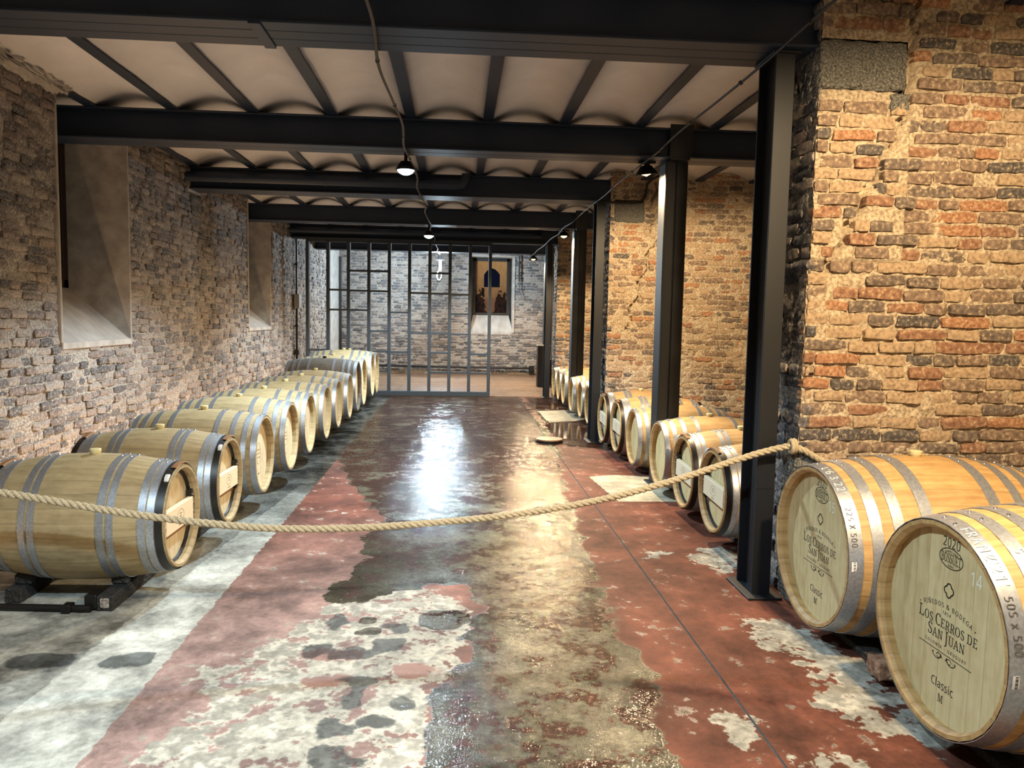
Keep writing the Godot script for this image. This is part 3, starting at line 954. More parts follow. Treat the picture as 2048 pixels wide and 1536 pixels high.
func floor_material(x0: float, z0: float, size: float, n: int, seed_: int) -> StandardMaterial3D:
	var wet_poly := [[-0.10, 2.0, -0.11, 2.69, -0.07, 2.86, -0.12, 2.96, -0.05, 3.15, 0.07, 3.38, 0.05, 3.66, 0.15, 4.02, 0.06, 4.41, -0.31, 4.29, -0.45, 4.12, -0.72, 4.10, -0.64, 4.46, -0.56, 4.94, -0.66, 5.34, -0.53, 5.81, -0.75, 6.45, -1.0, 7.25, -1.32, 8.6, -1.4, 10.97, -1.4, 15.3, 1.25, 15.3, 1.25, 11.1, 1.25, 9.0, 1.1, 8.0, 1.00, 6.86, 0.93, 5.81, 0.90, 5.04, 0.84, 4.44, 0.82, 3.95, 0.83, 3.52, 0.92, 3.23, 0.77, 2.76, 0.83, 2.0],
		[1.3, 11.0, 1.3, 9.3, 1.9, 9.0, 2.1, 9.9, 2.1, 15.0, 1.3, 15.0]]
	var pale_poly := [[-1.04, 2.0, -1.04, 2.76, -0.97, 3.05, -1.10, 3.32, -0.94, 3.36, -0.73, 3.86, -0.58, 4.22, -0.43, 4.37, -0.14, 4.29, 0.14, 3.91, 0.06, 3.54, 0.0, 3.28, -0.09, 3.02, -0.07, 2.86, -0.11, 2.69, -0.09, 2.0],
		[1.22, 4.82, 1.36, 5.03, 1.55, 4.95, 1.58, 4.76, 1.71, 4.50, 1.92, 5.03, 1.73, 5.09], [1.49, 3.79, 1.49, 3.55, 1.53, 3.41, 1.53, 3.19, 1.51, 2.90, 1.54, 2.77, 1.9, 2.6, 1.9, 3.25, 1.85, 3.57, 1.65, 3.83], [1.06, 2.86, 1.19, 2.90, 1.18, 2.71, 1.03, 2.61], [1.22, 2.55, 1.5, 2.6, 1.5, 2.3, 1.25, 2.3]]
	var slab_poly := [[1.32, 7.46, 1.60, 7.54, 1.94, 7.48, 2.1, 6.77, 2.0, 6.42, 1.54, 6.42, 1.40, 6.42], [1.37, 12.84, 1.95, 13.03, 2.03, 11.86, 1.82, 11.61, 1.39, 11.41]]
	var damp := [-0.39, 3.17, 0.06, 0.06, -0.40, 3.03, 0.06, 0.08, -0.45, 2.81, 0.05, 0.06, -0.32, 2.86, 0.05, 0.04, -0.43, 2.65, 0.06, 0.06, -0.33, 2.59, 0.04, 0.05, -0.20, 3.01, 0.05, 0.04, -0.59, 3.85, 0.06, 0.07, -0.28, 3.77, 0.05, 0.06, -1.45, 3.41, 0.1, 0.05, -1.80, 3.42, 0.13, 0.06, -0.47, 3.47, 0.09, 0.05, -0.65, 3.5, 0.05, 0.06, -0.3, 3.55, 0.07, 0.06]
	var red_spots := [-0.18, 3.27, 0.11, 0.07, -0.56, 3.21, 0.08, 0.06, -0.59, 3.46, 0.14, 0.04]
	var pools := [-0.43, 3.86, 0.055, 0.05, -0.41, 3.71, 0.06, 0.05, -0.05, 3.86, 0.14, 0.14]
	var mirrors := [[1.3, 11.3, 1.77, 11.4, 2.0, 10.39, 1.9, 9.9, 1.3, 9.85], [1.25, 13.9, 1.9, 14.2, 2.0, 13.2, 1.3, 13.1]]
	var wet := field(wet_poly, x0, z0, size, n, 256, 4)
	var pale := field(pale_poly, x0, z0, size, n, 256, 3)
	var slab := field(slab_poly, x0, z0, size, n, 512, 1)
	var dmp := field(ellipses(damp, 1.15), x0, z0, size, n, 512, 6)
	var rsp := field(ellipses(red_spots), x0, z0, size, n, 512, 8)
	var pol := field(ellipses(pools), x0, z0, size, n, 512, 4)
	var mir := field(mirrors, x0, z0, size, n, 256, 3)
	var per := size / n
	var na := noise_bytes(n, 1.1 * per, 5, seed_, 0.55)            # broad
	var nb := noise_bytes(n, 3.2 * per, 8, seed_ + 1, 0.68)         # blotches
	var nc := noise_bytes(n, 22.0 * per, 4, seed_ + 2, 0.6)        # grain
	var ns := noise_bytes(n, 9.0 * per, 3, seed_ + 3, 0.5)
	var fine := noise_bytes(n, 110.0 * per if 110.0 * per < 0.4 else 0.4, 2, seed_ + 4, 0.6)
	var col := PackedByteArray()
	col.resize(n * n * 3)
	var orm := PackedByteArray()
	orm.resize(n * n * 3)
	var hgt := PackedByteArray()
	hgt.resize(n * n)
	for r in n:
		var z := z0 + per * (r + 0.5)
		var far := clampf((z - 4.2) / 3.0, 0.0, 1.0)
		for q in n:
			var i := r * n + q
			var x := x0 + per * (q + 0.5)
			var A := na[i] / 255.0 - 0.5
			var B := nb[i] / 255.0 - 0.5
			var C := nc[i] / 255.0 - 0.5
			var S := ns[i] / 255.0 - 0.5
			var cr: float
			var cg: float
			var cb: float
			var w := 0.0
			var edge := -1.272 + S * 0.02
			if x < edge:
				# bare concrete beside the paint
				var k := 0.56 + A * 0.4 + B * 0.4 + C * 0.12
				if x > -1.62 + (z - 4.0) * 0.07 + S * 0.03 and z < 7.0:
					k += 0.14
				if z > 4.8: k -= minf((z - 4.8) * 0.10, 0.26)
				cr = k * 0.97
				cg = k * 0.98
				cb = k * 0.94
				w = clampf((z - 5.0) * 0.4 + B * 2.0 - 0.1, 0.0, 0.75)
			elif x > 2.02 + S * 0.03:
				var k2 := 0.5 + A * 0.3 + B * 0.2 + C * 0.08
				cr = k2
				cg = k2 * 0.98
				cb = k2 * 0.94
			else:
				w = clampf((wet[i] / 255.0 - 0.5 + B * 1.1 + S * 0.25) * (3.0 if x > 0.5 else 6.0) + 0.5, 0.0, 1.0)
				var p := pale[i] / 255.0
				# red paint, faded to pink near the camera on the dry side
				var fade := clampf((0.3 - x) * 1.5, 0.0, 1.0) * clampf((6.2 - z) * 0.4, 0.0, 1.0)
				var k3 := 0.96 + A * 0.5 + B * 0.45 + C * 0.16
				cr = lerpf(0.385, 0.62, fade) * k3
				cg = lerpf(0.235, 0.52, fade) * k3
				cb = lerpf(0.19, 0.495, fade) * k3
				var bare := 0.0
				if w > 0.5:
					var thr := lerpf(-0.2, 0.15, far) + clampf((x - 0.3) * 0.15, 0.0, 0.1)
					bare = clampf((B * 1.5 + A * 0.6 + S * 0.35 + C * 0.25 - thr) * 6.0 + 0.5, 0.0, 1.0)
					var ko := 0.40 + A * 0.3 + B * 0.2 + C * 0.14
					cr = lerpf(cr, ko, bare)
					cg = lerpf(cg, ko * 0.955, bare)
					cb = lerpf(cb, ko * 0.80, bare)
				var pz := clampf(((p - 0.5) * 0.8 + B * 2.3 + S * 0.9 + C * 0.3) * 9.0 + 0.5, 0.0, 1.0) * (1.0 - w)
				if p < 0.06: pz = clampf((B * 1.6 + S * 0.7 - 0.46) * 10.0, 0.0, 1.0) * (1.0 - w) * 0.8
				var kp := (0.68 if x < 1.0 else 0.58) + A * 0.3 + B * 0.25 + C * 0.16
				var st := clampf((S * 1.3 + A * 1.2 + B * 0.8 - 0.05) * 3.0, 0.0, 0.9)
				kp *= 1.0 - st * 0.24
				cr = lerpf(cr, kp, pz)
				cg = lerpf(cg, kp * 0.985, pz)
				cb = lerpf(cb, kp * 0.92, pz)
				var rs := rsp[i] / 255.0
				if rs > 0.02:
					rs = clampf((rs - 0.35 + B * 2.6 + S * 0.6) * 4.0 + 0.3, 0.0, 0.85) * clampf(rs * 5.0, 0.0, 1.0)
					cr = lerpf(cr, 0.5, rs * 0.75)
					cg = lerpf(cg, 0.33, rs * 0.75)
					cb = lerpf(cb, 0.30, rs * 0.75)
			var sl := slab[i]
			if sl > 100:
				var ks := 0.62 + A * 0.2 + B * 0.25 + C * 0.1
				cr = ks
				cg = ks * 0.96
				cb = ks * 0.84
				w *= 0.35
			var dm := dmp[i] / 255.0
			if dm > 0.02:
				dm = clampf((dm - 0.4 + B * 1.4) * 4.0 + 0.5, 0.0, 0.85) * clampf(dm * 5.0, 0.0, 1.0)
				cr *= 1.0 - 0.52 * dm
				cg *= 1.0 - 0.5 * dm
				cb *= 1.0 - 0.48 * dm
			var po := clampf((pol[i] / 255.0 - 0.4 + B * 0.5) * 6.0, 0.0, 1.0)
			w = maxf(w, po)
			var mi := clampf((mir[i] / 255.0 - 0.5 + B * 0.5) * 6.0, 0.0, 1.0)
			w = maxf(w, mi)
			var dark := 1.0 - 0.40 * w
			cr *= dark
			cg *= dark
			cb *= dark
			var j := i * 3
			col[j] = clampi(int(cr * 255.0), 0, 255)
			col[j + 1] = clampi(int(cg * 255.0), 0, 255)
			col[j + 2] = clampi(int(cb * 255.0), 0, 255)
			var rough := lerpf(0.6 + C * 0.2, 0.055 + clampf(B * 0.4 + S * 0.2 + A * 0.15 - 0.01, -0.02, 0.05), w)
			if mi > 0.0: rough = lerpf(rough, 0.05, mi)
			orm[j] = 255
			orm[j + 1] = clampi(int(rough * 255.0), 8, 255)
			orm[j + 2] = 0
			var hh := (C * 0.14 + (fine[i] / 255.0 - 0.5) * 1.2) * (1.0 - 0.95 * mi) * (1.0 - 0.4 * po) * lerpf(0.55, 1.0, w)
			hgt[i] = clampi(int(128.0 + hh * 127.0), 0, 255)
	var m := StandardMaterial3D.new()
	m.albedo_texture = ImageTexture.create_from_image(Image.create_from_data(n, n, false, Image.FORMAT_RGB8, col))
	m.roughness_texture = ImageTexture.create_from_image(Image.create_from_data(n, n, false, Image.FORMAT_RGB8, orm))
	m.roughness_texture_channel = BaseMaterial3D.TEXTURE_CHANNEL_GREEN
	m.roughness = 1.0
	m.metallic_specular = 0.2
	var nm := Image.create_from_data(n, n, false, Image.FORMAT_L8, hgt)
	nm.convert(Image.FORMAT_RGBA8)
	nm.bump_map_to_normal_map(2.6)
	m.normal_enabled = true
	m.normal_texture = ImageTexture.create_from_image(nm)
	m.normal_scale = 0.38
	return m


func floor_sheet(x0: float, x1: float, z0: float, z1: float, tx: float, tz: float, size: float) -> ArrayMesh:
	# a slab 6 cm thick, its top at y = 0, textured from the square that starts at (tx, tz)
	var m := MB.new()
	var P := [V(x0, 0, z0), V(x1, 0, z0), V(x1, 0, z1), V(x0, 0, z1)]
	var U := [Vector2(x0 - tx, z0 - tz) / size, Vector2(x1 - tx, z0 - tz) / size, Vector2(x1 - tx, z1 - tz) / size, Vector2(x0 - tx, z1 - tz) / size]
	m.quad_n(P, [Vector3.UP, Vector3.UP, Vector3.UP, Vector3.UP], U)
	var d := Vector3(0, -0.06, 0)
	for i in 4:
		var a: Vector3 = P[i]
		var b: Vector3 = P[(i + 1) % 4]
		m.quad(a + d, b + d, b, a)
	var st := SurfaceTool.new()
	st.create_from(m.mesh(), 0)
	st.generate_tangents()
	return st.commit()


func make_floor() -> void:
	var f := thing("floor", "worn red-painted concrete floor, wet along the middle", "floor", Vector3.ZERO, 0.0, "", "structure")
	var near := floor_material(-2.8, 2.1, 5.6, 1536, 7)
	var far := floor_material(-3.4, 7.7, 7.6, 800, 19)
	part(f, "aisle_slab", floor_sheet(-2.8, 1.166, 2.1, 7.7, -2.8, 2.1, 5.6), near)
	part(f, "bay_slab", floor_sheet(1.176, 2.8, 2.1, 7.7, -2.8, 2.1, 5.6), near)
	part(f, "aisle_slab", floor_sheet(-3.3, 1.166, 7.7, 15.2, -3.4, 7.7, 7.6), far)
	part(f, "bay_slab", floor_sheet(1.176, 4.2, 7.7, 15.2, -3.4, 7.7, 7.6), far)
	part(f, "concrete_base", boxes([[-3.3, -2.8, -0.12, -0.0005, FRONT, 7.7], [2.8, 4.7, -0.12, -0.0005, FRONT, 7.7], [4.2, 4.7, -0.12, -0.0005, 7.7, 15.2], [-2.8, 2.8, -0.12, -0.0005, FRONT, 2.1], [-3.3, 4.7, -0.2, -0.05, 2.1, 15.2], [1.16, 1.182, -0.05, -0.012, 2.1, 15.2]]), mats["concrete"])
	# the deck of the room behind the gate
	var rows: Array = []
	for i in 3: rows.append(MB.new())
	var z := 15.23
	while z < BACK + 0.05:
		var x := -3.25 + rng.randf() * -1.0
		while x < 4.6:
			var l := rng.randf_range(1.6, 2.6)
			rows[rng.randi() % 3].box(V(x + l * 0.5, -0.012, z + 0.057), Vector3(l - 0.004, 0.03, 0.112), 0.003)
			x += l
		z += 0.118
	for i in 3:
		var d := part(f, "deck_boards", rows[i].mesh(), mottled("deck%d" % i, noise_tex(256, 0.02, 4, 70 + i, ramp_of([[0.0, Color(0.32, 0.24, 0.18).lightened(0.06 * i)], [0.5, Color(0.44, 0.33, 0.24).lightened(0.06 * i)], [1.0, Color(0.54, 0.42, 0.31)]])), 0.8, 0.42))
		d.set_meta("kind", "stuff")
	part(f, "deck_base", boxes([[-3.3, 4.7, -0.2, -0.03, 15.2, BACK + 0.3]]), mats["black"])


# ---------------------------------------------------------------- barrels
func stave_radius(s: float, L: float, re: float, rb: float) -> float:
	return re + (rb - re) * (1.0 - pow(2.0 * s / L - 1.0, 2.0))


func stave_mb(L: float, re: float, rb: float, n: int, th: float, k: int, u0: float) -> MB:
	# one stave lying along x, centred on +y
	var m := MB.new()
	var d := PI / n
	var ang := [-d * 0.992, -d * 0.9, d * 0.9, d * 0.992]
	var dr := [-0.0022, 0.0, 0.0, -0.0022]
	var P := func(s: float, a: float, r: float) -> Vector3: return Vector3(s, cos(a) * r, sin(a) * r)
	for i in k:
		var s0 := L * i / k
		var s1 := L * (i + 1) / k
		for j in 3:
			var p: Array = []
			var q: Array = []
			var u: Array = []
			for e in [[s0, j], [s0, j + 1], [s1, j + 1], [s1, j]]:
				var s: float = e[0]
				var r := stave_radius(s, L, re, rb)
				var sl := -4.0 * (rb - re) * (1.0 - 2.0 * s / L) / L * -1.0
				var a: float = ang[e[1]]
				p.append(P.call(s, a, r + dr[e[1]]))
				q.append(Vector3(-4.0 * (rb - re) / L * (1.0 - 2.0 * s / L), cos(a), sin(a)).normalized())
				u.append(Vector2(u0 + (a / d + 1.0) * 0.06, s / L))
				sl = sl
			m.quad_n(p, q, u)
	for side in 2:
		var s := 0.0 if side == 0 else L
		var t := 0.006 if side == 0 else L - 0.006
		var inn := 0.075 if side == 0 else L - 0.075
		var r := stave_radius(s, L, re, rb)
		var ri := stave_radius(inn, L, re, rb)
		var A := [P.call(s, -d * 0.99, r - 0.003), P.call(s, d * 0.99, r - 0.003), P.call(s, d * 0.99, r - th * 0.62), P.call(s, -d * 0.99, r - th * 0.62)]
		var mid := Vector3(L * 0.5, 0.2, 0)
		var W := [Vector2(u0, 0.02), Vector2(u0 + 0.1, 0.02), Vector2(u0 + 0.1, 0.05), Vector2(u0, 0.05)]
		var flat := func(pts: Array, nn: Vector3) -> void:
			m.quad_n(pts if (pts[1] - pts[0]).cross(pts[2] - pts[0]).dot(nn) > 0 else [pts[3], pts[2], pts[1], pts[0]], [nn, nn, nn, nn], W)
		var ax := Vector3(-1, 0, 0) if side == 0 else Vector3(1, 0, 0)
		flat.call(A, ax)
		# bevel to the inside, then the inner face up to the croze
		var B := [A[3], A[2], P.call(s - ax.x * 0.02, d * 0.99, r - th), P.call(s - ax.x * 0.02, -d * 0.99, r - th)]
		flat.call(B, (ax * 0.7 + Vector3(0, -0.7, 0)).normalized())
		var C := [B[3], B[2], P.call(inn, d * 0.99, ri - th), P.call(inn, -d * 0.99, ri - th)]
		flat.call(C, Vector3(0, -1, 0))
		t = t
		mid = mid
	return m


func hoop_mb(x0: float, x1: float, L: float, re: float, rb: float, lift := 0.0) -> MB:
	var m := MB.new()
	var r0 := stave_radius(x0, L, re, rb) + 0.0003 + lift
	var r1 := stave_radius(x1, L, re, rb) + 0.0003 + lift
	var t := 0.0028
	# lathe turns about y; stand the profile on end so that y becomes x
	var xf := Transform3D(Basis(Vector3(0, 1, 0), Vector3(1, 0, 0), Vector3(0, 0, -1)), Vector3.ZERO)
	m.lathe([Vector2(r0, x0), Vector2(r0 + t, x0), Vector2(r1 + t, x1), Vector2(r1, x1)], 44, xf)
	return m


func head_boards(rad: float, n: int, x: float, th: float) -> Array:
	var out: Array = []
	var edges: Array = []
	for i in n + 1:
		edges.append(-rad + 2.0 * rad * i / n + (0.0 if i == 0 or i == n else rng.randf_range(-0.012, 0.012)))
	for i in n:
		var a: float = edges[i] + 0.0007
		var b: float = edges[i + 1] - 0.0007
		var pts: Array = []
		for k in 7:
			var z := lerpf(a, b, k / 6.0)
			pts.append(Vector2(z, sqrt(maxf(rad * rad - z * z, 0.0))))
		for k in range(6, -1, -1):
			var z := lerpf(a, b, k / 6.0)
			pts.append(Vector2(z, -sqrt(maxf(rad * rad - z * z, 0.0))))
		var m := MB.new()
		var u0 := rng.randf() * 0.8
		var face: Array = []
		for p in pts: face.append(Vector3(x, p.y, p.x))
		var c := Vector3(x, 0, (a + b) * 0.5)
		for k in pts.size():
			var p: Vector3 = face[k]
			var q: Vector3 = face[(k + 1) % pts.size()]
			var uvf := func(w: Vector3) -> Vector2: return Vector2(u0 + (w.z - a) * 1.2, 0.5 + w.y * 0.9)
			if (p - c).cross(q - c).x > 0: 
				m.tri(c, q, p, Vector3.LEFT, Vector3.LEFT, Vector3.LEFT, uvf.call(c), uvf.call(q), uvf.call(p))
			else:
				m.tri(c, p, q, Vector3.LEFT, Vector3.LEFT, Vector3.LEFT, uvf.call(c), uvf.call(p), uvf.call(q))
			m.out_poly([p, q, q + Vector3(th, 0, 0), p + Vector3(th, 0, 0)], c + Vector3(th * 0.5, 0, 0))
		out.append(m)
	return out


# kind of barrel: L length, re end radius, rb bilge radius, n staves, hoops [[x0,x1]...] of the front half, split (staves as parts), plated, woods, head
func make_barrel(o: Dictionary) -> Node3D:
	var t := Node3D.new()
	t.name = "barrel_pattern"
	var L: float = o.L
	var re: float = o.re
	var rb: float = o.rb
	var th := 0.03
	var variants: Array = []
	for i in 5:
		variants.append(stave_mb(L, re, rb, o.n, th, 8 if o.split else 7, 0.05 + 0.17 * i))
	var vm: Array = []
	for m in variants: vm.append(m.mesh())
	var woods: Array = o.woods
	if o.split:
		for i in o.n:
			part(t, "stave", vm[rng.randi() % 5], mats[woods[rng.randi() % woods.size()]], Transform3D(Basis(Vector3.RIGHT, TAU * i / o.n), Vector3.ZERO))
	else:
		var body := MB.new()
		for i in o.n: body.add(variants[rng.randi() % 5], Transform3D(Basis(Vector3.RIGHT, TAU * i / o.n), Vector3.ZERO))
		part(t, "body", body.mesh(), mats[woods[0]])
	var hx := 0.055 if not o.get("plated", false) else 0.06
	var hr := stave_radius(hx, L, re, rb) - th + 0.004
	for b in head_boards(hr, o.get("boards", 7), hx, 0.02):
		part(t, "head_board", b.mesh(), mats[o.head[rng.randi() % o.head.size()]])
	var back := MB.new()
	for b in head_boards(hr, 1, 0.0, 0.02): back.add(b, Transform3D(Basis(Vector3.UP, PI), Vector3(L - hx, 0, 0)))
	part(t, "back_head", back.mesh(), mats[o.head[0]])
	for h in o.hoops:
		for side in 2:
			var a: float = h[0] if side == 0 else L - h[1]
			var b: float = h[1] if side == 0 else L - h[0]
			var hp := part(t, "hoop", hoop_mb(a, b, L, re, rb).mesh(), mats["galvanised"])
			var rv := MB.new()
			for k in 2:
				var an := 0.12 - 0.2 * k + side * 0.05
				var mx := (a + b) * 0.5 + (k - 0.5) * 0.012
				var rr := stave_radius(mx, L, re, rb) + 0.002
				var dirv := Vector3(0, cos(an), sin(an))
				var bs := Basis(dirv.cross(Vector3.RIGHT).normalized(), dirv, Vector3.RIGHT)
				rv.lathe([Vector2(0.0075, 0.0), Vector2(0.006, 0.0035), Vector2(0.0, 0.005)], 8, Transform3D(bs, dirv * rr + Vector3(mx, 0, 0)))
			part(hp, "rivets", rv.mesh(), mats["chrome"]).set_meta("kind", "stuff")
	# bung on the bilge
	var bg := MB.new()
	bg.lathe([Vector2(0.022, 0.0), Vector2(0.028, 0.012), Vector2(0.03, 0.026), Vector2(0.027, 0.03), Vector2(0.0, 0.03)], 16, Transform3D(Basis(), Vector3(L * 0.5 - 0.01, rb - 0.003, 0)))
	part(t, "bung", bg.mesh(), mats[o.get("bung", "bung")])
	if o.get("plated", false):
		for side in 2:
			var xo := 0.008 if side == 0 else L - 0.045
			# rubber seal round the chime, its leather cover and buckle at the top
			part(t, "rubber_band", hoop_mb(xo, xo + 0.037, L, re, rb, 0.004).mesh(), mats["rubber"])
			var lt := MB.new()
			var xf := Transform3D(Basis(Vector3(0, 1, 0), Vector3(1, 0, 0), Vector3(0, 0, -1)), Vector3.ZERO)
			var r0 := stave_radius(xo, L, re, rb) + 0.0075
			lt.lathe([Vector2(r0 - 0.002, xo - 0.008), Vector2(r0 + 0.006, xo - 0.006), Vector2(r0 + 0.007, xo + 0.02), Vector2(r0 - 0.002, xo + 0.024)], 14, xf, -0.3, 0.32)
			part(t, "leather_cover", lt.mesh(), mats["leather"])
			var bk := MB.new()
			for k in 2:
				var an: float = 0.62 * (1.0 if side == 0 else -1.0)
				var dv := Vector3(0, cos(an), -sin(an))
				bk.box(Vector3.ZERO, Vector3(0.022, 0.014, 0.05 - 0.02 * k), 0.003, Transform3D(Basis(Vector3.RIGHT, dv, Vector3.RIGHT.cross(dv)), dv * (r0 + 0.006 + 0.006 * k) + Vector3(xo + 0.012, 0, 0)))
			part(t, "buckle", bk.mesh(), mats["white_sticker"])
		# black gasket inside the chime and the plank bolted across the head
		var gk := MB.new()
		var gx := Transform3D(Basis(Vector3(0, 1, 0), Vector3(1, 0, 0), Vector3(0, 0, -1)), Vector3.ZERO)
		gk.lathe([Vector2(hr - 0.001, hx - 0.022), Vector2(hr - 0.022, hx - 0.012), Vector2(hr - 0.026, hx - 0.001)], 40, gx)
		part(t, "gasket", gk.mesh(), mats["rubber"])
		var pl := MB.new()
		var sx := 0.0
		pl.box(Vector3(hx - 0.03, -0.005, 0.0), Vector3(0.032, 0.13, 0.41), 0.003)
		sx = sx
		var pn := part(t, "plank", pl.mesh(), mats["pale_plain"])
		part(pn, "printed_logo", plank_print(hx - 0.0463), mats["faint_ink"])
		part(t, "cross_bar", boxes([[hx - 0.014, hx, -0.105, -0.085, -0.2, 0.2]]), mats["leather"])
		for zz in [-0.222, 0.222]:
			var sm := MB.new()
			sm.box(Vector3(hx - 0.02, 0.0, zz), Vector3(0.03, 0.2, 0.03), 0.003)
			var st := part(t, "strap", sm.mesh(), mats["rubber"])
			var bm := MB.new()
			for yy in [-0.07, -0.025, 0.025, 0.07]:
				bm.tube([Vector3(hx - 0.046, yy, zz), Vector3(hx - 0.034, yy, zz)], 0.008, 8)
			part(st, "bolts", bm.mesh(), mats["chrome"])
	return t


func plank_print(x: float) -> ArrayMesh:
	# a ring of print and a few lines, as on the plank
	var m := MB.new()
	for k in 30:
		var a := TAU * k / 30
		var b := TAU * (k + 1) / 30
		m.quad(Vector3(x, 0.035 * sin(a), 0.055 * cos(a)), Vector3(x, 0.032 * sin(a), 0.051 * cos(a)), Vector3(x, 0.032 * sin(b), 0.051 * cos(b)), Vector3(x, 0.035 * sin(b), 0.055 * cos(b)))
	for l in [[0.012, 0.035], [-0.004, 0.028], [-0.05, 0.05]]:
		m.box(Vector3(x, l[0], 0), Vector3(0.0006, 0.006, l[1]))
	return m.mesh()


# ---- lettering
var serif: Font
var sans: Font
var glyphs := {}


func letter(ch: String, font: Font, size: float) -> Array:
	# [mesh arrays turned flat, advance]; size is the height of the capital em in metres
	var key := ch + str(font.get_instance_id())
	if not glyphs.has(key):
		var tm := TextMesh.new()
		tm.text = ch
		tm.font = font
		tm.font_size = 64
		tm.pixel_size = 1.0 / 64.0
		tm.depth = 0.004
		tm.curve_step = 3.0
		tm.horizontal_alignment = HORIZONTAL_ALIGNMENT_LEFT
		tm.vertical_alignment = VERTICAL_ALIGNMENT_BOTTOM
		glyphs[key] = [lowered(tm, font.get_descent(64) / 64.0), font.get_string_size(ch, HORIZONTAL_ALIGNMENT_LEFT, -1, 64).x / 64.0]
	return [glyphs[key][0], glyphs[key][1] * size]


func lowered(m: Mesh, by: float) -> Mesh:
	# the glyph with its base line at y = 0
	var st := SurfaceTool.new()
	st.begin(Mesh.PRIMITIVE_TRIANGLES)
	st.append_from(m, 0, Transform3D(Basis(), Vector3(0, -by, 0)))
	return st.commit()


func put_text(st: SurfaceTool, runs: Array, at: Vector2, font: Font, squeeze := 1.0, spacing := 0.0) -> void:
	# runs: [[text, size]...] centred on at.x with the base line at at.y, in a plane with x to the right and y up
	var w := 0.0
	for r in runs:
		for i in r[0].length():
			w += letter(r[0][i], font, r[1])[1] * squeeze + spacing
	var x := at.x - (w - spacing) * 0.5
	for r in runs:
		for i in r[0].length():
			var l := letter(r[0][i], font, r[1])
			if r[0][i] != " ":
				st.append_from(l[0], 0, Transform3D(Basis.from_scale(Vector3(r[1] * squeeze, r[1], 0.1)), Vector3(x, at.y, 0)))
			x += l[1] * squeeze + spacing


func put_arc(st: SurfaceTool, text: String, size: float, mid: Vector2, rad: float, font: Font, spacing: float, turn := 0.0) -> void:
	var w := 0.0
	for i in text.length(): w += letter(text[i], font, size)[1] + spacing
	var s := -w * 0.5
	for i in text.length():
		var l := letter(text[i], font, size)
		var a: float = (s + l[1] * 0.5) / rad + turn
		var b := Basis(Vector3.BACK, -a)
		if text[i] != " ":
			st.append_from(l[0], 0, Transform3D(b * Basis.from_scale(Vector3(size, size, 0.1)), Vector3(mid.x + sin(a) * rad, mid.y + cos(a) * rad, 0) - b * Vector3(l[1] * 0.5, 0, 0)))
		s += l[1] + spacing


func line_mesh(st: SurfaceTool, pts: Array, w: float, closed := false) -> void:
	var m := MB.new()
	var n := pts.size()
	for i in (n if closed else n - 1):
		var a: Vector2 = pts[i]
		var b: Vector2 = pts[(i + 1) % n]
		var t := (b - a).normalized()
		a -= t * w * 0.25
		b += t * w * 0.25
		m.box(Vector3.ZERO, Vector3(a.distance_to(b), w, 0.0008), 0.0, Transform3D(Basis(Vector3.BACK, atan2(t.y, t.x)), Vector3((a.x + b.x) * 0.5, (a.y + b.y) * 0.5, 0.0)))
	var ix := SurfaceTool.new()
	ix.create_from(m.mesh(), 0)
	ix.index()
	st.append_from(ix.commit(), 0, Transform3D())


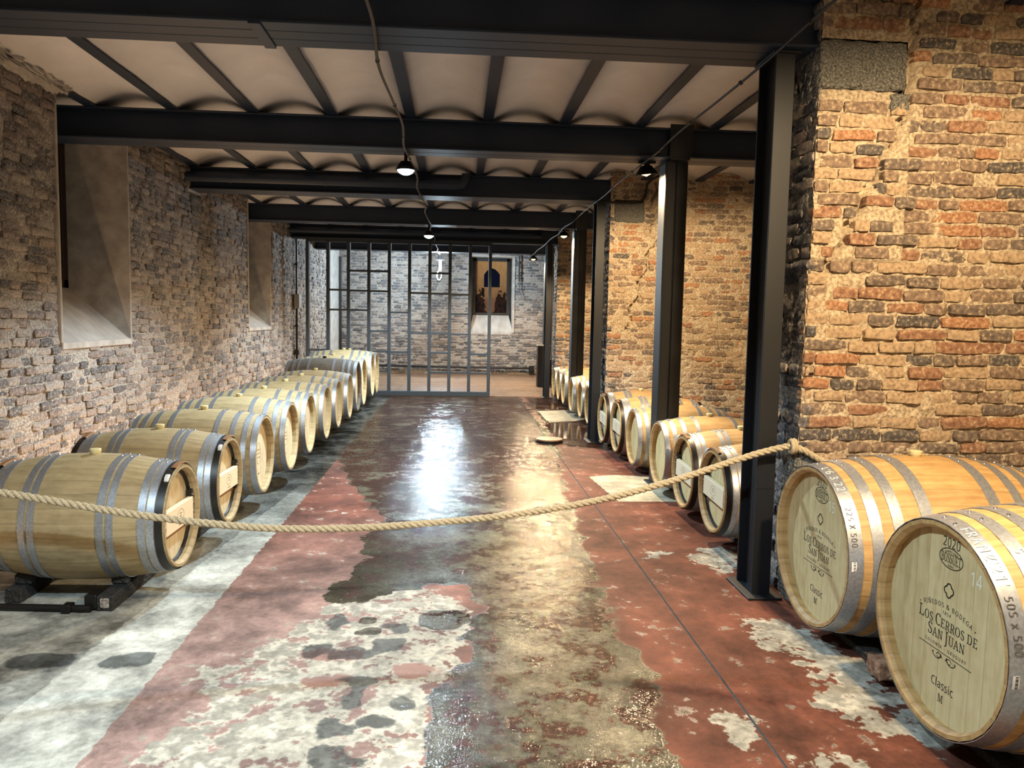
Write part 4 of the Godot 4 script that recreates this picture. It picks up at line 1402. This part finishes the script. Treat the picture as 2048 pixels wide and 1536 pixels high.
func head_lettering() -> ArrayMesh:
	var st := SurfaceTool.new()
	st.begin(Mesh.PRIMITIVE_TRIANGLES)
	put_text(st, [["2020", 0.05]], Vector2(-0.008, 0.287), sans, 0.85, 0.002)
	var oval: Array = []
	for k in 40: oval.append(Vector2(-0.006 + 0.066 * cos(TAU * k / 40), 0.247 + 0.037 * sin(TAU * k / 40)))
	line_mesh(st, oval, 0.0034, true)
	put_text(st, [["BOSSUET", 0.05]], Vector2(-0.006, 0.229), serif, 0.52, -0.0004)
	put_arc(st, "TONNELLERIE", 0.011, Vector2(-0.006, 0.177), 0.092, sans, 0.0005)
	put_text(st, [["FRANCE", 0.010]], Vector2(-0.006, 0.216), sans, 0.9, 0.0006)
	var clover: Array = []
	for k in 48:
		var a := TAU * k / 48
		var ph := fposmod(a + PI / 4, PI / 2) - PI / 4
		var r := 0.0125 * cos(ph) + sqrt(0.0135 * 0.0135 - pow(0.0125 * sin(ph), 2.0))
		clover.append(Vector2(-0.006 + r * cos(a), 0.128 + r * sin(a)))
	line_mesh(st, clover, 0.0048, true)
	put_arc(st, "• VIÑEDOS & BODEGA •", 0.025, Vector2(-0.008, -0.345), 0.402, sans, 0.0033)
	put_text(st, [["1854", 0.017]], Vector2(-0.01, 0.033), sans, 1.0, 0.004)
	put_text(st, [["L", 0.062], ["OS ", 0.048], ["C", 0.062], ["ERROS DE", 0.048]], Vector2(-0.005, -0.02), serif, 0.86, 0.0006)
	put_text(st, [["S", 0.062], ["AN ", 0.048], ["J", 0.062], ["UAN", 0.048]], Vector2(-0.007, -0.069), serif, 0.86, 0.0006)
	put_text(st, [["COLONIA - URUGUAY", 0.0175]], Vector2(-0.007, -0.1), sans, 1.0, 0.0042)
	line_mesh(st, [Vector2(-0.16, -0.113), Vector2(0.14, -0.113)], 0.0024)
	for s in [-1.0, 1.0]:
		var curl: Array = []
		for k in 34:
			var t := k / 33.0
			var a := t * TAU * 1.35
			curl.append(Vector2(-0.01 + s * (0.006 + 0.062 * t + 0.010 * cos(a) * (0.4 + t)), -0.134 + 0.012 * sin(a * 1.0) * (1.0 - 0.35 * t)))
		line_mesh(st, curl, 0.003)
		var tail: Array = []
		for k in 14:
			var a := k / 13.0 * TAU * 0.9
			tail.append(Vector2(-0.01 + s * (0.03 + 0.013 * cos(a)), -0.13 + 0.009 * sin(a)))
		line_mesh(st, tail, 0.0026)
	put_text(st, [["Classic", 0.046]], Vector2(-0.01, -0.250), sans, 0.88, 0.001)
	put_text(st, [["M", 0.042]], Vector2(-0.014, -0.300), serif, 0.8)
	return st.commit()


func hoop_writing(runs: Array, L: float, re: float, rb: float) -> ArrayMesh:
	# runs: [text, size, start angle, x along the barrel]; angle 0 is the top, growing towards +z
	var st := SurfaceTool.new()
	st.begin(Mesh.PRIMITIVE_TRIANGLES)
	for r in runs:
		var rr := stave_radius(r[3], L, re, rb) + 0.0042
		var a: float = r[2]
		for i in r[0].length():
			var l := letter(r[0][i], sans, r[1])
			var d := Vector3(0, cos(a), sin(a))
			var t := Vector3(0, -sin(a), cos(a))
			if r[0][i] != " ":
				var up := (Vector3.RIGHT + d * (4.0 * (rb - re) / L)).normalized()
				st.append_from(l[0], 0, Transform3D(Basis(t, up, t.cross(up)) * Basis.from_scale(Vector3(r[1], r[1], 0.1)), d * rr + Vector3(r[3], 0, 0)))
			a += (l[1] + 0.004) / rr
	return st.commit()


func place(pattern: Node3D, called: String, label: String, x: float, y: float, z: float, faces_left: bool, roll: float, group: String) -> Node3D:
	var c := pattern.duplicate()
	c.name = numbered(self, called)
	add_child(c, true)
	# the pattern's head looks along -x
	c.transform = Transform3D(Basis(Vector3.UP, 0.0 if faces_left else PI) * Basis(Vector3.RIGHT, roll), V(x, y, z))
	tag(c, label, "barrel", group)
	return c


func wood_variant(o: Node3D, from: String, to: String) -> void:
	for ch in o.get_children():
		if ch is MeshInstance3D and ch.material_override == mats[from]: ch.material_override = mats[to]


func make_barrels() -> void:
	serif = SystemFont.new()
	serif.font_names = PackedStringArray(["Droid Serif"])
	sans = SystemFont.new()
	sans.font_names = PackedStringArray(["Droid Sans"])
	mats["pale_plain"] = plain("pale_plain", Color(0.86, 0.80, 0.68), 0.7)
	var small := [[0.05, 0.085], [0.092, 0.127], [0.24, 0.275], [0.288, 0.323]]
	var even := [[0.0, 0.042], [0.075, 0.112], [0.165, 0.2], [0.285, 0.32]]
	var wide := [[0.0, 0.06], [0.10, 0.15], [0.20, 0.248], [0.33, 0.385]]
	var W := ["wood0", "wood1", "wood0"]
	var plated := make_barrel({"L": 0.95, "re": 0.285, "rb": 0.345, "n": 28, "hoops": small, "split": true, "plated": true, "woods": W, "head": ["head_wood0", "head_wood1"]})
	var near := make_barrel({"L": 0.95, "re": 0.302, "rb": 0.352, "n": 28, "hoops": even, "split": true, "woods": W, "head": ["head_wood0", "head_wood1"]})
	var bay_near := make_barrel({"L": 0.95, "re": 0.283, "rb": 0.338, "n": 28, "hoops": even, "split": true, "woods": W, "head": ["head_wood0", "head_wood1"]})
	var far := make_barrel({"L": 0.95, "re": 0.302, "rb": 0.35, "n": 28, "hoops": even, "split": false, "woods": ["wood0"], "head": ["head_wood0", "head_wood1"]})
	var small_far := make_barrel({"L": 0.92, "re": 0.272, "rb": 0.33, "n": 26, "hoops": even, "split": false, "woods": ["wood2"], "head": ["head_wood0", "head_wood1"]})
	var big := make_barrel({"L": 1.05, "re": 0.388, "rb": 0.447, "n": 32, "hoops": wide, "split": true, "boards": 9, "woods": ["wood2", "wood3", "wood2"], "head": ["head_wood0", "head_wood1"]})
	var big_far := make_barrel({"L": 1.02, "re": 0.372, "rb": 0.42, "n": 30, "hoops": [[0.0, 0.045], [0.09, 0.125], [0.19, 0.225], [0.31, 0.35]], "split": false, "woods": ["wood0"], "head": ["head_wood0", "head_wood1"]})
	var big_grey := make_barrel({"L": 1.02, "re": 0.366, "rb": 0.415, "n": 30, "hoops": [[0.0, 0.045], [0.09, 0.125], [0.17, 0.205], [0.31, 0.35]], "split": false, "woods": ["grey_wood"], "head": ["head_wood1"], "bung": "black"})
	# row along the window wall, heads towards the aisle
	var row := "oak barrels lying along the window wall"
	var Lb := [[plated, 4.338, 0.42, "oak barrel with plank across its head, right behind the rope by the window wall"], [plated, 5.259, 0.426, "oak barrel with plank across its head, second from the rope by the window wall"],
		[near, 6.163, 0.442, "pale oak barrel with eight bright hoops, next after the two planked ones of its row"], [near, 7.02, 0.452, "pale oak barrel with bright hoops, second after the planked pair by the window wall"],
		[far, 7.96, 0.44, "pale oak barrel with bright hoops, third after the planked pair by the window wall"], [far, 8.91, 0.437, "pale oak barrel with bright hoops, fourth after the planked pair by the window wall"],
		[far, 9.83, 0.432, "pale oak barrel with bright hoops, second before the grey weathered barrel"], [far, 10.65, 0.445, "pale oak barrel with bright hoops, directly before the grey weathered barrel"],
		[big_grey, 11.62, 0.494, "big grey weathered oak barrel with hoops, the only dark one of its row"], [big_far, 12.58, 0.48, "big yellow oak barrel directly behind the grey weathered one"],
		[big_far, 13.46, 0.535, "big yellow oak barrel, second behind the grey weathered one"], [big_far, 14.4, 0.494, "big yellow oak barrel closest to the steel gate, last of its row"]]
	var Lx := [-1.512, -1.513, -1.505, -1.479, -1.488, -1.477, -1.483, -1.455, -1.465, -1.494, -1.452, -1.475]
	for i in Lb.size():
		var b: Array = Lb[i]
		var o := place(b[0], "barrel", b[3], Lx[i], b[2], b[1], false, rng.randf_range(-0.03, 0.03), row)
		wood_variant(o, "head_wood0", "head_wood2")
		wood_variant(o, "head_wood1", "head_wood3")
	# bays: heads towards the aisle, the other way round
	var bays := "oak barrels lying in the brick bays"
	var Rb := [[plated, 1.76, 0.389, 5.12, 0.05, "oak barrel with a plank across its head, beside the column that the rope passes"], [plated, 1.79, 0.362, 5.92, 0.04, "oak barrel with a plank across its head, second beyond the rope in the brick bay"],
		[bay_near, 1.79, 0.374, 6.68, 0.0, "oak barrel with a plain pale head, just in front of the free-standing box column"], [bay_near, 1.80, 0.36, 7.72, 0.0, "oak barrel with a plain pale head, just behind the free-standing box column"],
		[plated, 1.77, 0.37, 8.42, 0.03, "oak barrel with a plank across its head, beyond the free-standing box column"], [plated, 1.75, 0.37, 9.12, 0.05, "oak barrel with a plank across its head, last before the cracked cross wall"],
		[small_far, 1.88, 0.335, 10.9, 0.0, "oak barrel half hidden by the column at the cracked cross wall"], [small_far, 1.88, 0.335, 11.6, 0.0, "oak barrel second beyond the cracked cross wall"], [small_far, 1.84, 0.345, 12.27, 0.0, "oak barrel just in front of the far box column"],
		[small_far, 1.87, 0.34, 13.4, 0.0, "oak barrel just behind the far box column"], [small_far, 1.87, 0.34, 14.07, 0.0, "oak barrel second before the gate doorway, in the last brick bay"], [small_far, 1.86, 0.34, 14.66, 0.0, "oak barrel next to the gate doorway, last in the brick bays"]]
	for b in Rb:
		var o := place(b[0], "barrel", b[5], b[1], b[2], b[3], true, b[4], bays)
		wood_variant(o, "wood0", "wood2")
		wood_variant(o, "wood1", "wood3")
	# the two big lettered ones
	var print_mesh := head_lettering()
	var bigs := [[2.613, 0.46, 0.0, "big lettered oak barrel with FRANC chalked on its hoop, closest to the camera"], [3.58, 0.47, 0.0, "big lettered oak barrel between the rope's column and the closest barrel"]]
	for i in 2:
		var b: Array = bigs[i]
		var o := place(big, "barrel", b[3], [1.75, 1.732][i], b[1], b[0], true, b[2], "big lettered barrels")
		var face := Transform3D(Basis(Vector3(0, 0, 1), Vector3(0, 1, 0), Vector3(-1, 0, 0)), Vector3(0.0545, 0.0, 0.0))
		part(o, "printed_lettering", print_mesh, mats["ink"], face)
		var st := SurfaceTool.new()
		st.begin(Mesh.PRIMITIVE_TRIANGLES)
		put_text(st, [[["14", "15"][i], 0.07]], Vector2([0.134, 0.10][i], 0.19), sans, 0.75, 0.004)
		part(o, "chalk_number", st.commit(), mats["chalk"], face)
		var ho: Array = []
		var pen: Array = []
		if i == 0:
			ho = [["FRANC", 0.05, 0.22, 0.012], ["2'21'", 0.05, 0.57, 0.012], ["5", 0.04, 0.55, 0.115]]
			pen = [["50S x 500", 0.036, 0.95, 0.014]]
		else:
			ho = [["L'6 3 22'", 0.05, 0.13, 0.012]]
			pen = [["225 X 500", 0.034, 0.85, 0.014]]
		part(o, "chalk_writing", hoop_writing(ho, 1.05, 0.388, 0.447), mats["chalk"])
		part(o, "pen_writing", hoop_writing(pen, 1.05, 0.388, 0.447), plain("pencil", Color(0.27, 0.25, 0.23), 0.7))
		var sm := MB.new()
		var bars := MB.new()
		var a0: float = [1.63, 1.52][i]
		for k in 3:
			var a: float = a0 + 0.035 * (k - 1)
			var d := Vector3(0, cos(a), sin(a))
			sm.box(Vector3.ZERO, Vector3(0.024, 0.0006, 0.0152), 0.0, Transform3D(Basis(Vector3.RIGHT, d, Vector3.RIGHT.cross(d)), d * (stave_radius(0.02, 1.05, 0.388, 0.447) + 0.0042) + Vector3(0.02, 0, 0)))
			for q in 3:
				bars.box(Vector3(0.002, 0.0005, -0.005 + q * 0.005), Vector3(0.010, 0.0004, [0.0022, 0.0012, 0.0026][q]), 0.0, Transform3D(Basis(Vector3.RIGHT, d, Vector3.RIGHT.cross(d)), d * (stave_radius(0.02, 1.05, 0.388, 0.447) + 0.0042) + Vector3(0.02, 0, 0)))
		var sk := part(o, "barcode_sticker", sm.mesh(), mats["white_sticker"])
		part(sk, "barcode", bars.mesh(), mats["ink"])
	# maker's print on the plain heads of the window row
	var fm := SurfaceTool.new()
	fm.begin(Mesh.PRIMITIVE_TRIANGLES)
	var ring: Array = []
	for k in 30: ring.append(Vector2(0.055 * cos(TAU * k / 30), 0.0 + 0.085 * sin(TAU * k / 30)))
	line_mesh(fm, ring, 0.004, true)
	for y in [0.03, 0.0, -0.03]: line_mesh(fm, [Vector2(-0.035, y), Vector2(0.035, y)], 0.009)
	line_mesh(fm, [Vector2(-0.02, 0.16), Vector2(0.02, 0.16)], 0.022)
	line_mesh(fm, [Vector2(-0.02, -0.16), Vector2(0.02, -0.16)], 0.012)
	var head_print := fm.commit()
	for i in range(3, 7):
		var bn: Node = get_node("barrel" if i == 1 else "barrel_%03d" % (i - 1))
		part(bn, "printed_mark", head_print, mats["faint_ink"], Transform3D(Basis(Vector3(0, 0, 1), Vector3(0, 1, 0), Vector3(-1, 0, 0)), Vector3(0.0545, 0.0, 0.0)))
	for p in [plated, near, bay_near, far, small_far, big, big_far, big_grey]: p.free()


func make_racks() -> void:
	var t := thing("barrel_rack", "black timber rails with wedges carrying the barrels along the window wall", "rack", Vector3.ZERO)
	part(t, "rail", boxes([[-1.84, -1.755, 0.0, 0.08, 4.0, 14.9]], 0.006), mats["dark_timber"])
	part(t, "rail", boxes([[-2.36, -2.275, 0.0, 0.08, 4.12, 14.9]], 0.006), mats["dark_timber"])
	for z in [4.338, 5.259, 6.163, 7.02, 7.96, 8.91, 9.83, 10.65]:
		for x in [-1.80, -2.3]:
			for s in [-1.0, 1.0]:
				var m := MB.new()
				var a: float = 0.088 if s < 0 else 0.085
				m.box(V(x, 0.107, z + s * 0.13), Vector3(a, 0.055, 0.05), 0.008, Transform3D())
				part(t, "wedge", m.mesh(), mats["dark_timber"])
	var p := MB.new()
	p.tube([V(-3.1, 0.02, 4.08), V(-1.86, 0.02, 3.99)], 0.018, 10)
	var tp := part(t, "tie_pipe", p.mesh(), mats["black"])
	part(tp, "clamp", boxes([[-2.0, -1.955, 0.0, 0.045, 3.965, 4.025]], 0.004), mats["black"])
	part(t, "bracket", boxes([[-1.9, -1.84, 0.012, 0.085, 4.0, 4.1]], 0.005), mats["black"])
	part(t, "chip_scar", rough_block(V(-1.797, 0.045, 4.0), Vector3(0.045, 0.05, 0.006), 0.004, 8), mats["mortar_grey"])
	var bay := [["black steel rails under the two big lettered barrels", [1.95, 2.5], 1.7, 3.95, 0.035], ["black rails under the barrels of the middle brick bay", [2.02, 2.5], 4.9, 9.5, 0.02], ["black rails under the barrels of the last brick bay", [2.08, 2.55], 10.4, 14.9, 0.008]]
	for b in bay:
		var r := thing("barrel_rack", b[0], "rack", Vector3.ZERO)
		for x in b[1]:
			part(r, "rail", boxes([[x - 0.045, x + 0.045, 0.0, b[4], b[2], b[3]]], 0.005), mats["dark_timber"])
	var k := part(self, "chock", rough_block(V(1.87, 0.075, 3.1), Vector3(0.11, 0.08, 0.11), 0.008, 6), mats["brick00"])
	tag(k, "red brick chock wedged between the two big lettered barrels", "chock")
	var k2 := part(self, "wood_block", boxes([[2.05, 2.3, 0.0, 0.05, 3.98, 4.06]], 0.004), mats["dark_timber"])
	tag(k2, "dark wood block on the floor behind the second lettered barrel", "block")


# ---------------------------------------------------------------- rope, gate, cables and the rest
func smooth_path(pts: Array, step: float) -> Array:
	var c := Curve3D.new()
	for i in pts.size():
		var a: Vector3 = pts[maxi(i - 1, 0)]
		var b: Vector3 = pts[mini(i + 1, pts.size() - 1)]
		var tan := (b - a) / 6.0
		c.add_point(pts[i], -tan, tan)
	c.bake_interval = 0.004
	var out: Array = []
	var n := int(c.get_baked_length() / step)
	for i in n + 1:
		out.append(c.sample_baked(c.get_baked_length() * i / n, true))
	return out


func make_rope() -> void:
	var t := thing("rope", "thick twisted sisal rope sagging across the aisle from the column", "rope")
	var runs := [[V(-3.15, 0.92, 3.5), V(-2.6, 0.775, 3.62), V(-2.12, 0.693, 3.7), V(-1.55, 0.575, 3.76), V(-1.0, 0.500, 3.8), V(-0.58, 0.482, 3.84), V(-0.15, 0.491, 3.9), V(0.32, 0.53, 3.94), V(0.77, 0.592, 4.0), V(1.18, 0.688, 4.05), V(1.53, 0.795, 4.08), V(1.72, 0.853, 4.08), V(1.83, 0.886, 4.045)], [V(1.83, 0.886, 4.045), V(1.90, 0.86, 4.03), V(1.98, 0.815, 4.03), V(2.06, 0.79, 4.03), V(2.25, 0.80, 4.035), V(2.6, 0.83, 4.04)]]
	for r in runs:
		var path := smooth_path(r, 0.011)
		for k in 3:
			var sp: Array = []
			var up := Vector3.UP
			for i in path.size():
				var d: Vector3 = (path[mini(i + 1, path.size() - 1)] - path[maxi(i - 1, 0)]).normalized()
				var side := d.cross(up).normalized()
				var u2 := side.cross(d)
				var a := -i * 0.011 / 0.105 * TAU + TAU * k / 3.0
				sp.append(path[i] + (side * cos(a) + u2 * sin(a)) * 0.0092)
			var m := MB.new()
			m.tube(sp, 0.0103, 7)
			part(t, "strand", m.mesh(), mats["rope"])
		# loose fibres
		var f := MB.new()
		for q in int(path.size() * 0.45):
			var i := rng.randi() % path.size()
			var d1 := Vector3(rng.randf_range(-1, 1), rng.randf_range(-1, 1), rng.randf_range(-1, 1)).normalized()
			var p0: Vector3 = path[i] + d1 * 0.017
			var p1: Vector3 = p0 + d1 * rng.randf_range(0.004, 0.018) + Vector3(rng.randf_range(-0.012, 0.012), rng.randf_range(-0.01, 0.004), 0)
			f.tube([p0, (p0 + p1) * 0.5 + d1 * 0.003, p1], 0.0007, 3)
		part(t, "fibres", f.mesh(), mats["rope"]).set_meta("kind", "stuff")
	var kn := MB.new()
	for q in 2:
		var ring: Array = []
		for i in 15:
			var a := TAU * i / 14.0
			ring.append(V(1.828 + 0.02 * q, 0.882 + 0.032 * sin(a), 4.04 + 0.012 * q + 0.028 * cos(a)))
		kn.tube(ring, 0.013, 7)
	part(t, "knot", kn.mesh(), mats["rope"])
	var hk := MB.new()
	hk.tube([V(1.9, 0.88, 4.13), V(1.86, 0.885, 4.1), V(1.83, 0.88, 4.05)], 0.008, 8)
	var h := part(self, "wall_hook", hk.mesh(), mats["black"])
	tag(h, "small black hook on the cross wall holding the rope", "hook")
	# plaster-smeared foot of the pier behind the knot
	var pf := part(self, "pier_foot", rough_block(V(1.925, 0.42, 4.13), Vector3(0.13, 0.84, 0.16), 0.03, 12), mats["stone"])
	tag(pf, "rough grey mortar mass at the foot of the cross wall by the rope knot", "masonry", "", "structure")


func make_gate() -> void:
	var t := thing("gate", "tall dark steel sliding gate of uneven ladder bars before the back room", "gate", V(0, 0, 15.05))
	var px := [616.0, 657.5, 697.0, 738.5, 779.0, 820.0, 860.0, 899.5, 937.5, 979.0]
	var xs: Array = []
	for i in 10: xs.append(-2.86 + (0.62 + 2.86) * i / 9.0)
	for x in xs:
		part(t, "upright", boxes([[x - 0.03, x + 0.03, 0.09, 2.95, -0.06, 0.06]], 0.004), mats["gate_steel"])
	var rungs := [[0.875], [2.03, 1.65], [2.40, 2.02, 1.65], [2.40, 2.02, 1.25, 0.86, 0.48], [1.62, 0.855], [2.0, 1.23], [2.385, 1.995, 1.23, 0.85, 0.47], [1.985, 1.61, 1.22, 0.47], [0.835, 0.465]]
	for i in 9:
		for y in rungs[i]:
			part(t, "rung", boxes([[xs[i] + 0.028, xs[i + 1] - 0.028, y - 0.018, y + 0.018, -0.045, 0.045]], 0.003), mats["gate_steel"])
	part(t, "bottom_rail", boxes([[-2.89, 0.65, 0.012, 0.1, -0.07, 0.07]], 0.005), mats["gate_steel"])
	part(t, "top_rail", boxes([[-2.89, 0.65, 2.93, 2.98, -0.05, 0.05]], 0.004), mats["gate_steel"])
	var w := MB.new()
	for x in [-2.5, -0.6, 0.4]:
		w.tube([V(x, 0.02, -0.02), V(x, 0.02, 0.02)], 0.02, 12)
	part(t, "wheels", w.mesh(), mats["black"])
	var tr := part(self, "gate_track", boxes([[-3.15, 1.75, 2.98, 3.01, 14.98, 15.1]], 0.003), mats["gate_steel"])
	tag(tr, "dark steel track under the beam that the gate hangs along", "track")


func cable(called: String, label: String, pts: Array, r: float, mat: String, clips := 0) -> Node3D:
	var t := thing(called, label, "cable")
	var m := MB.new()
	m.tube(smooth_path(pts, 0.12), r, 6)
	part(t, "wire", m.mesh(), mats[mat])
	if clips:
		var path := smooth_path(pts, 0.9)
		var c := MB.new()
		for p in path: c.box(p, Vector3(0.022, 0.022, 0.03), 0.003)
		part(t, "clips", c.mesh(), mats["black"]).set_meta("kind", "stuff")
	return t


func make_fittings() -> void:
	var mid: Array = []
	var z := -1.0
	var k := 0
	while z < 17.8:
		mid.append(V(-0.45 + 0.022 * sin(k * 2.1), 2.992 - 0.02 * absf(sin(k * 1.3)), z))
		z += 0.7
		k += 1
	cable("lamp_cable", "thin grey cable running under the beams from white lamp to white lamp", mid + [V(-0.44, 3.04, 18.6), V(-0.445, 3.09, 19.2)], 0.009, "cable", 1)
	var rt: Array = []
	z = 1.8
	while z < 18.0:
		rt.append(V(1.66 + 0.012 * sin(z * 3.0), 2.985 - 0.015 * absf(sin(z * 1.8)), z))
		z += 0.8
	cable("column_cable", "thin dark cable running beside the columns from warm lamp to warm lamp", rt, 0.008, "black_cable", 1)
	cable("wall_cable", "black cable bending round the stone on the cracked cross wall", [V(1.75, 2.99, 9.5), V(1.96, 2.985, 9.46), V(2.15, 2.985, 9.46), V(2.24, 3.0, 9.46), V(2.28, 3.06, 9.46), V(2.285, 3.18, 9.46), V(2.3, 3.24, 9.4), V(2.34, 3.25, 9.1)], 0.016, "black_cable")
	cable("post_cable", "thin grey cable down the column by the gate doorway", [V(1.83, 3.0, 14.93), V(1.83, 2.2, 14.95), V(1.84, 1.2, 14.94), V(1.83, 0.75, 14.95)], 0.009, "cable")
	# conduit with a junction box on the window wall, by the gate
	var c := thing("conduit", "black conduit with a grey junction box on the window wall by the gate", "conduit", V(-3.15, 0, 15.45))
	var m := MB.new()
	m.tube([Vector3(0, 0.4, 0), Vector3(0, 1.68, 0)], 0.022, 8)
	m.tube([Vector3(0, 1.9, 0), Vector3(0, 3.2, 0)], 0.018, 8)
	part(c, "pipe", m.mesh(), mats["black"])
	part(c, "junction_box", boxes([[-0.03, 0.07, 1.66, 1.94, -0.12, 0.12]], 0.01), mats["grey_plastic"])
	for cl in [[-0.04, 0.04, 0.75, 0.85, -0.04, 0.04], [-0.03, 0.03, 1.3, 1.34, -0.03, 0.03], [-0.03, 0.03, 2.5, 2.54, -0.03, 0.03]]:
		part(c, "clamp", boxes([cl], 0.004), mats["black"])
	# pipes on the back wall
	var b := thing("wall_pipe", "dark pipe with a valve running low along the back wall", "pipe", V(0, 0.2, 21.02))
	var pm := MB.new()
	pm.tube([Vector3(-3.1, 0.015, 0), Vector3(2.07, -0.015, 0)], 0.028, 8)
	part(b, "tube", pm.mesh(), mats["black"])
	part(b, "valve", boxes([[1.98, 2.12, -0.12, 0.06, -0.06, 0.06]], 0.02), mats["black"])
	var v := thing("drop_pipe", "short dark pipe hanging beside the picture niche", "pipe", V(1.66, 0, 21.05))
	var vm := MB.new()
	vm.tube([Vector3(0, 2.55, 0), Vector3(0, 3.25, 0)], 0.022, 8)
	part(v, "tube", vm.mesh(), mats["black"])
	var wm := MB.new()
	wm.tube(smooth_path([Vector3(0, 2.55, 0), Vector3(0.0, 2.4, 0.02), Vector3(0.03, 2.25, 0.02), Vector3(0.09, 2.1, 0.02)], 0.05), 0.008, 5)
	part(v, "wire", wm.mesh(), mats["cable"])
	var cp := thing("corner_pipe", "thin black pipe standing in the corner of the back room", "pipe", V(-3.12, 0, 20.95))
	var cm := MB.new()
	cm.tube([Vector3(0, 0.3, 0), Vector3(0, 3.1, 0)], 0.035, 8)
	part(cp, "tube", cm.mesh(), mats["black"])
	# picture in the niche
	var p := thing("wall_picture", "tall brown picture with a dark arch, framed in the back wall niche", "picture", V(0.925, 1.64, BACK + 0.44))
	part(p, "frame", boxes([[-0.5, -0.43, 0.0, 1.55, -0.04, 0.03], [0.43, 0.5, 0.0, 1.55, -0.04, 0.03], [-0.5, 0.5, 0.0, 0.05, -0.04, 0.03], [-0.5, 0.5, 1.47, 1.55, -0.04, 0.03]], 0.004), mats["black"])
	var pc := MB.new()
	pc.quad_n([V(-0.44, 0.04, 0.0), V(0.44, 0.04, 0.0), V(0.44, 1.48, 0.0), V(-0.44, 1.48, 0.0)], [Vector3.BACK, Vector3.BACK, Vector3.BACK, Vector3.BACK], [Vector2(0, 1), Vector2(1, 1), Vector2(1, 0), Vector2(0, 0)])
	part(p, "print", pc.mesh(), picture_material())
	# black cabinet in the back room and the loose lid on the floor
	var cb := thing("cabinet", "tall narrow black cabinet at the column in the back room", "cabinet", V(1.96, 0, 17.5))
	part(cb, "body", boxes([[-0.13, 0.15, 0.0, 0.93, -0.15, 0.15]], 0.006), mats["black"])
	part(cb, "top", boxes([[-0.14, 0.16, 0.93, 0.955, -0.16, 0.16]], 0.004), mats["grey_plastic"])
	var ld := thing("wooden_lid", "round wooden lid lying on the wet floor over the joint", "lid", V(1.18, 0, 9.58))
	var lm := MB.new()
	lm.lathe([Vector2(0.0, 0.005), Vector2(0.15, 0.005), Vector2(0.168, 0.03), Vector2(0.165, 0.045), Vector2(0.0, 0.047)], 36)
	part(ld, "disc", lm.mesh(), mats["deck_wood"])
	var lr := MB.new()
	lr.lathe([Vector2(0.152, 0.0), Vector2(0.17, 0.004), Vector2(0.172, 0.03), Vector2(0.16, 0.03)], 36)
	part(ld, "rim", lr.mesh(), mats["black"])


func picture_material() -> StandardMaterial3D:
	var n := 256
	var im := Image.create(n, n, false, Image.FORMAT_RGB8)
	var f := FastNoiseLite.new()
	f.seed = 5
	f.frequency = 0.03
	f.fractal_octaves = 4
	for y in n:
		for x in n:
			var u := x / 255.0
			var v := y / 255.0
			var k := f.get_noise_2d(x, y)
			var c := Color(0.62, 0.45, 0.28).lerp(Color(0.40, 0.27, 0.17), clampf(v * 1.1 + k * 0.2, 0, 1))
			if absf(u - 0.42) < 0.03 and v < 0.2: c = c.darkened(0.25)
			var du := (u - 0.52) / 0.25
			if absf(du) < 1.0 and v > 0.14 + 0.12 * du * du and v < 0.5: c = Color(0.02, 0.03, 0.09)
			var ground := 0.72 - 0.12 * sin(u * 9.0 + 0.5) + k * 0.25
			if v > ground and (u < 0.3 or u > 0.62 or v > ground + 0.15): c = Color(0.16, 0.09, 0.06).lerp(Color(0.06, 0.04, 0.04), clampf(k * 1.5 + 0.4, 0, 1))
			elif v > 0.72 + k * 0.1: c = c.lerp(Color(0.36, 0.24, 0.17), 0.7)
			if absf(u - 0.24) < 0.045 and v > 0.52 and v < 0.66: c = Color(0.09, 0.05, 0.04)
			im.set_pixel(x, y, c)
	var m := StandardMaterial3D.new()
	m.albedo_texture = ImageTexture.create_from_image(im)
	m.roughness = 0.9
	m.metallic_specular = 0.2
	return m


func _ready() -> void:
	rng.seed = 20240
	set_camera()
	make_materials()
	make_lamps()
	make_brick_shapes()
	make_walls()
	make_ceiling()
	make_steel()
	make_floor()
	make_barrels()
	make_racks()
	make_rope()
	make_gate()
	make_fittings()
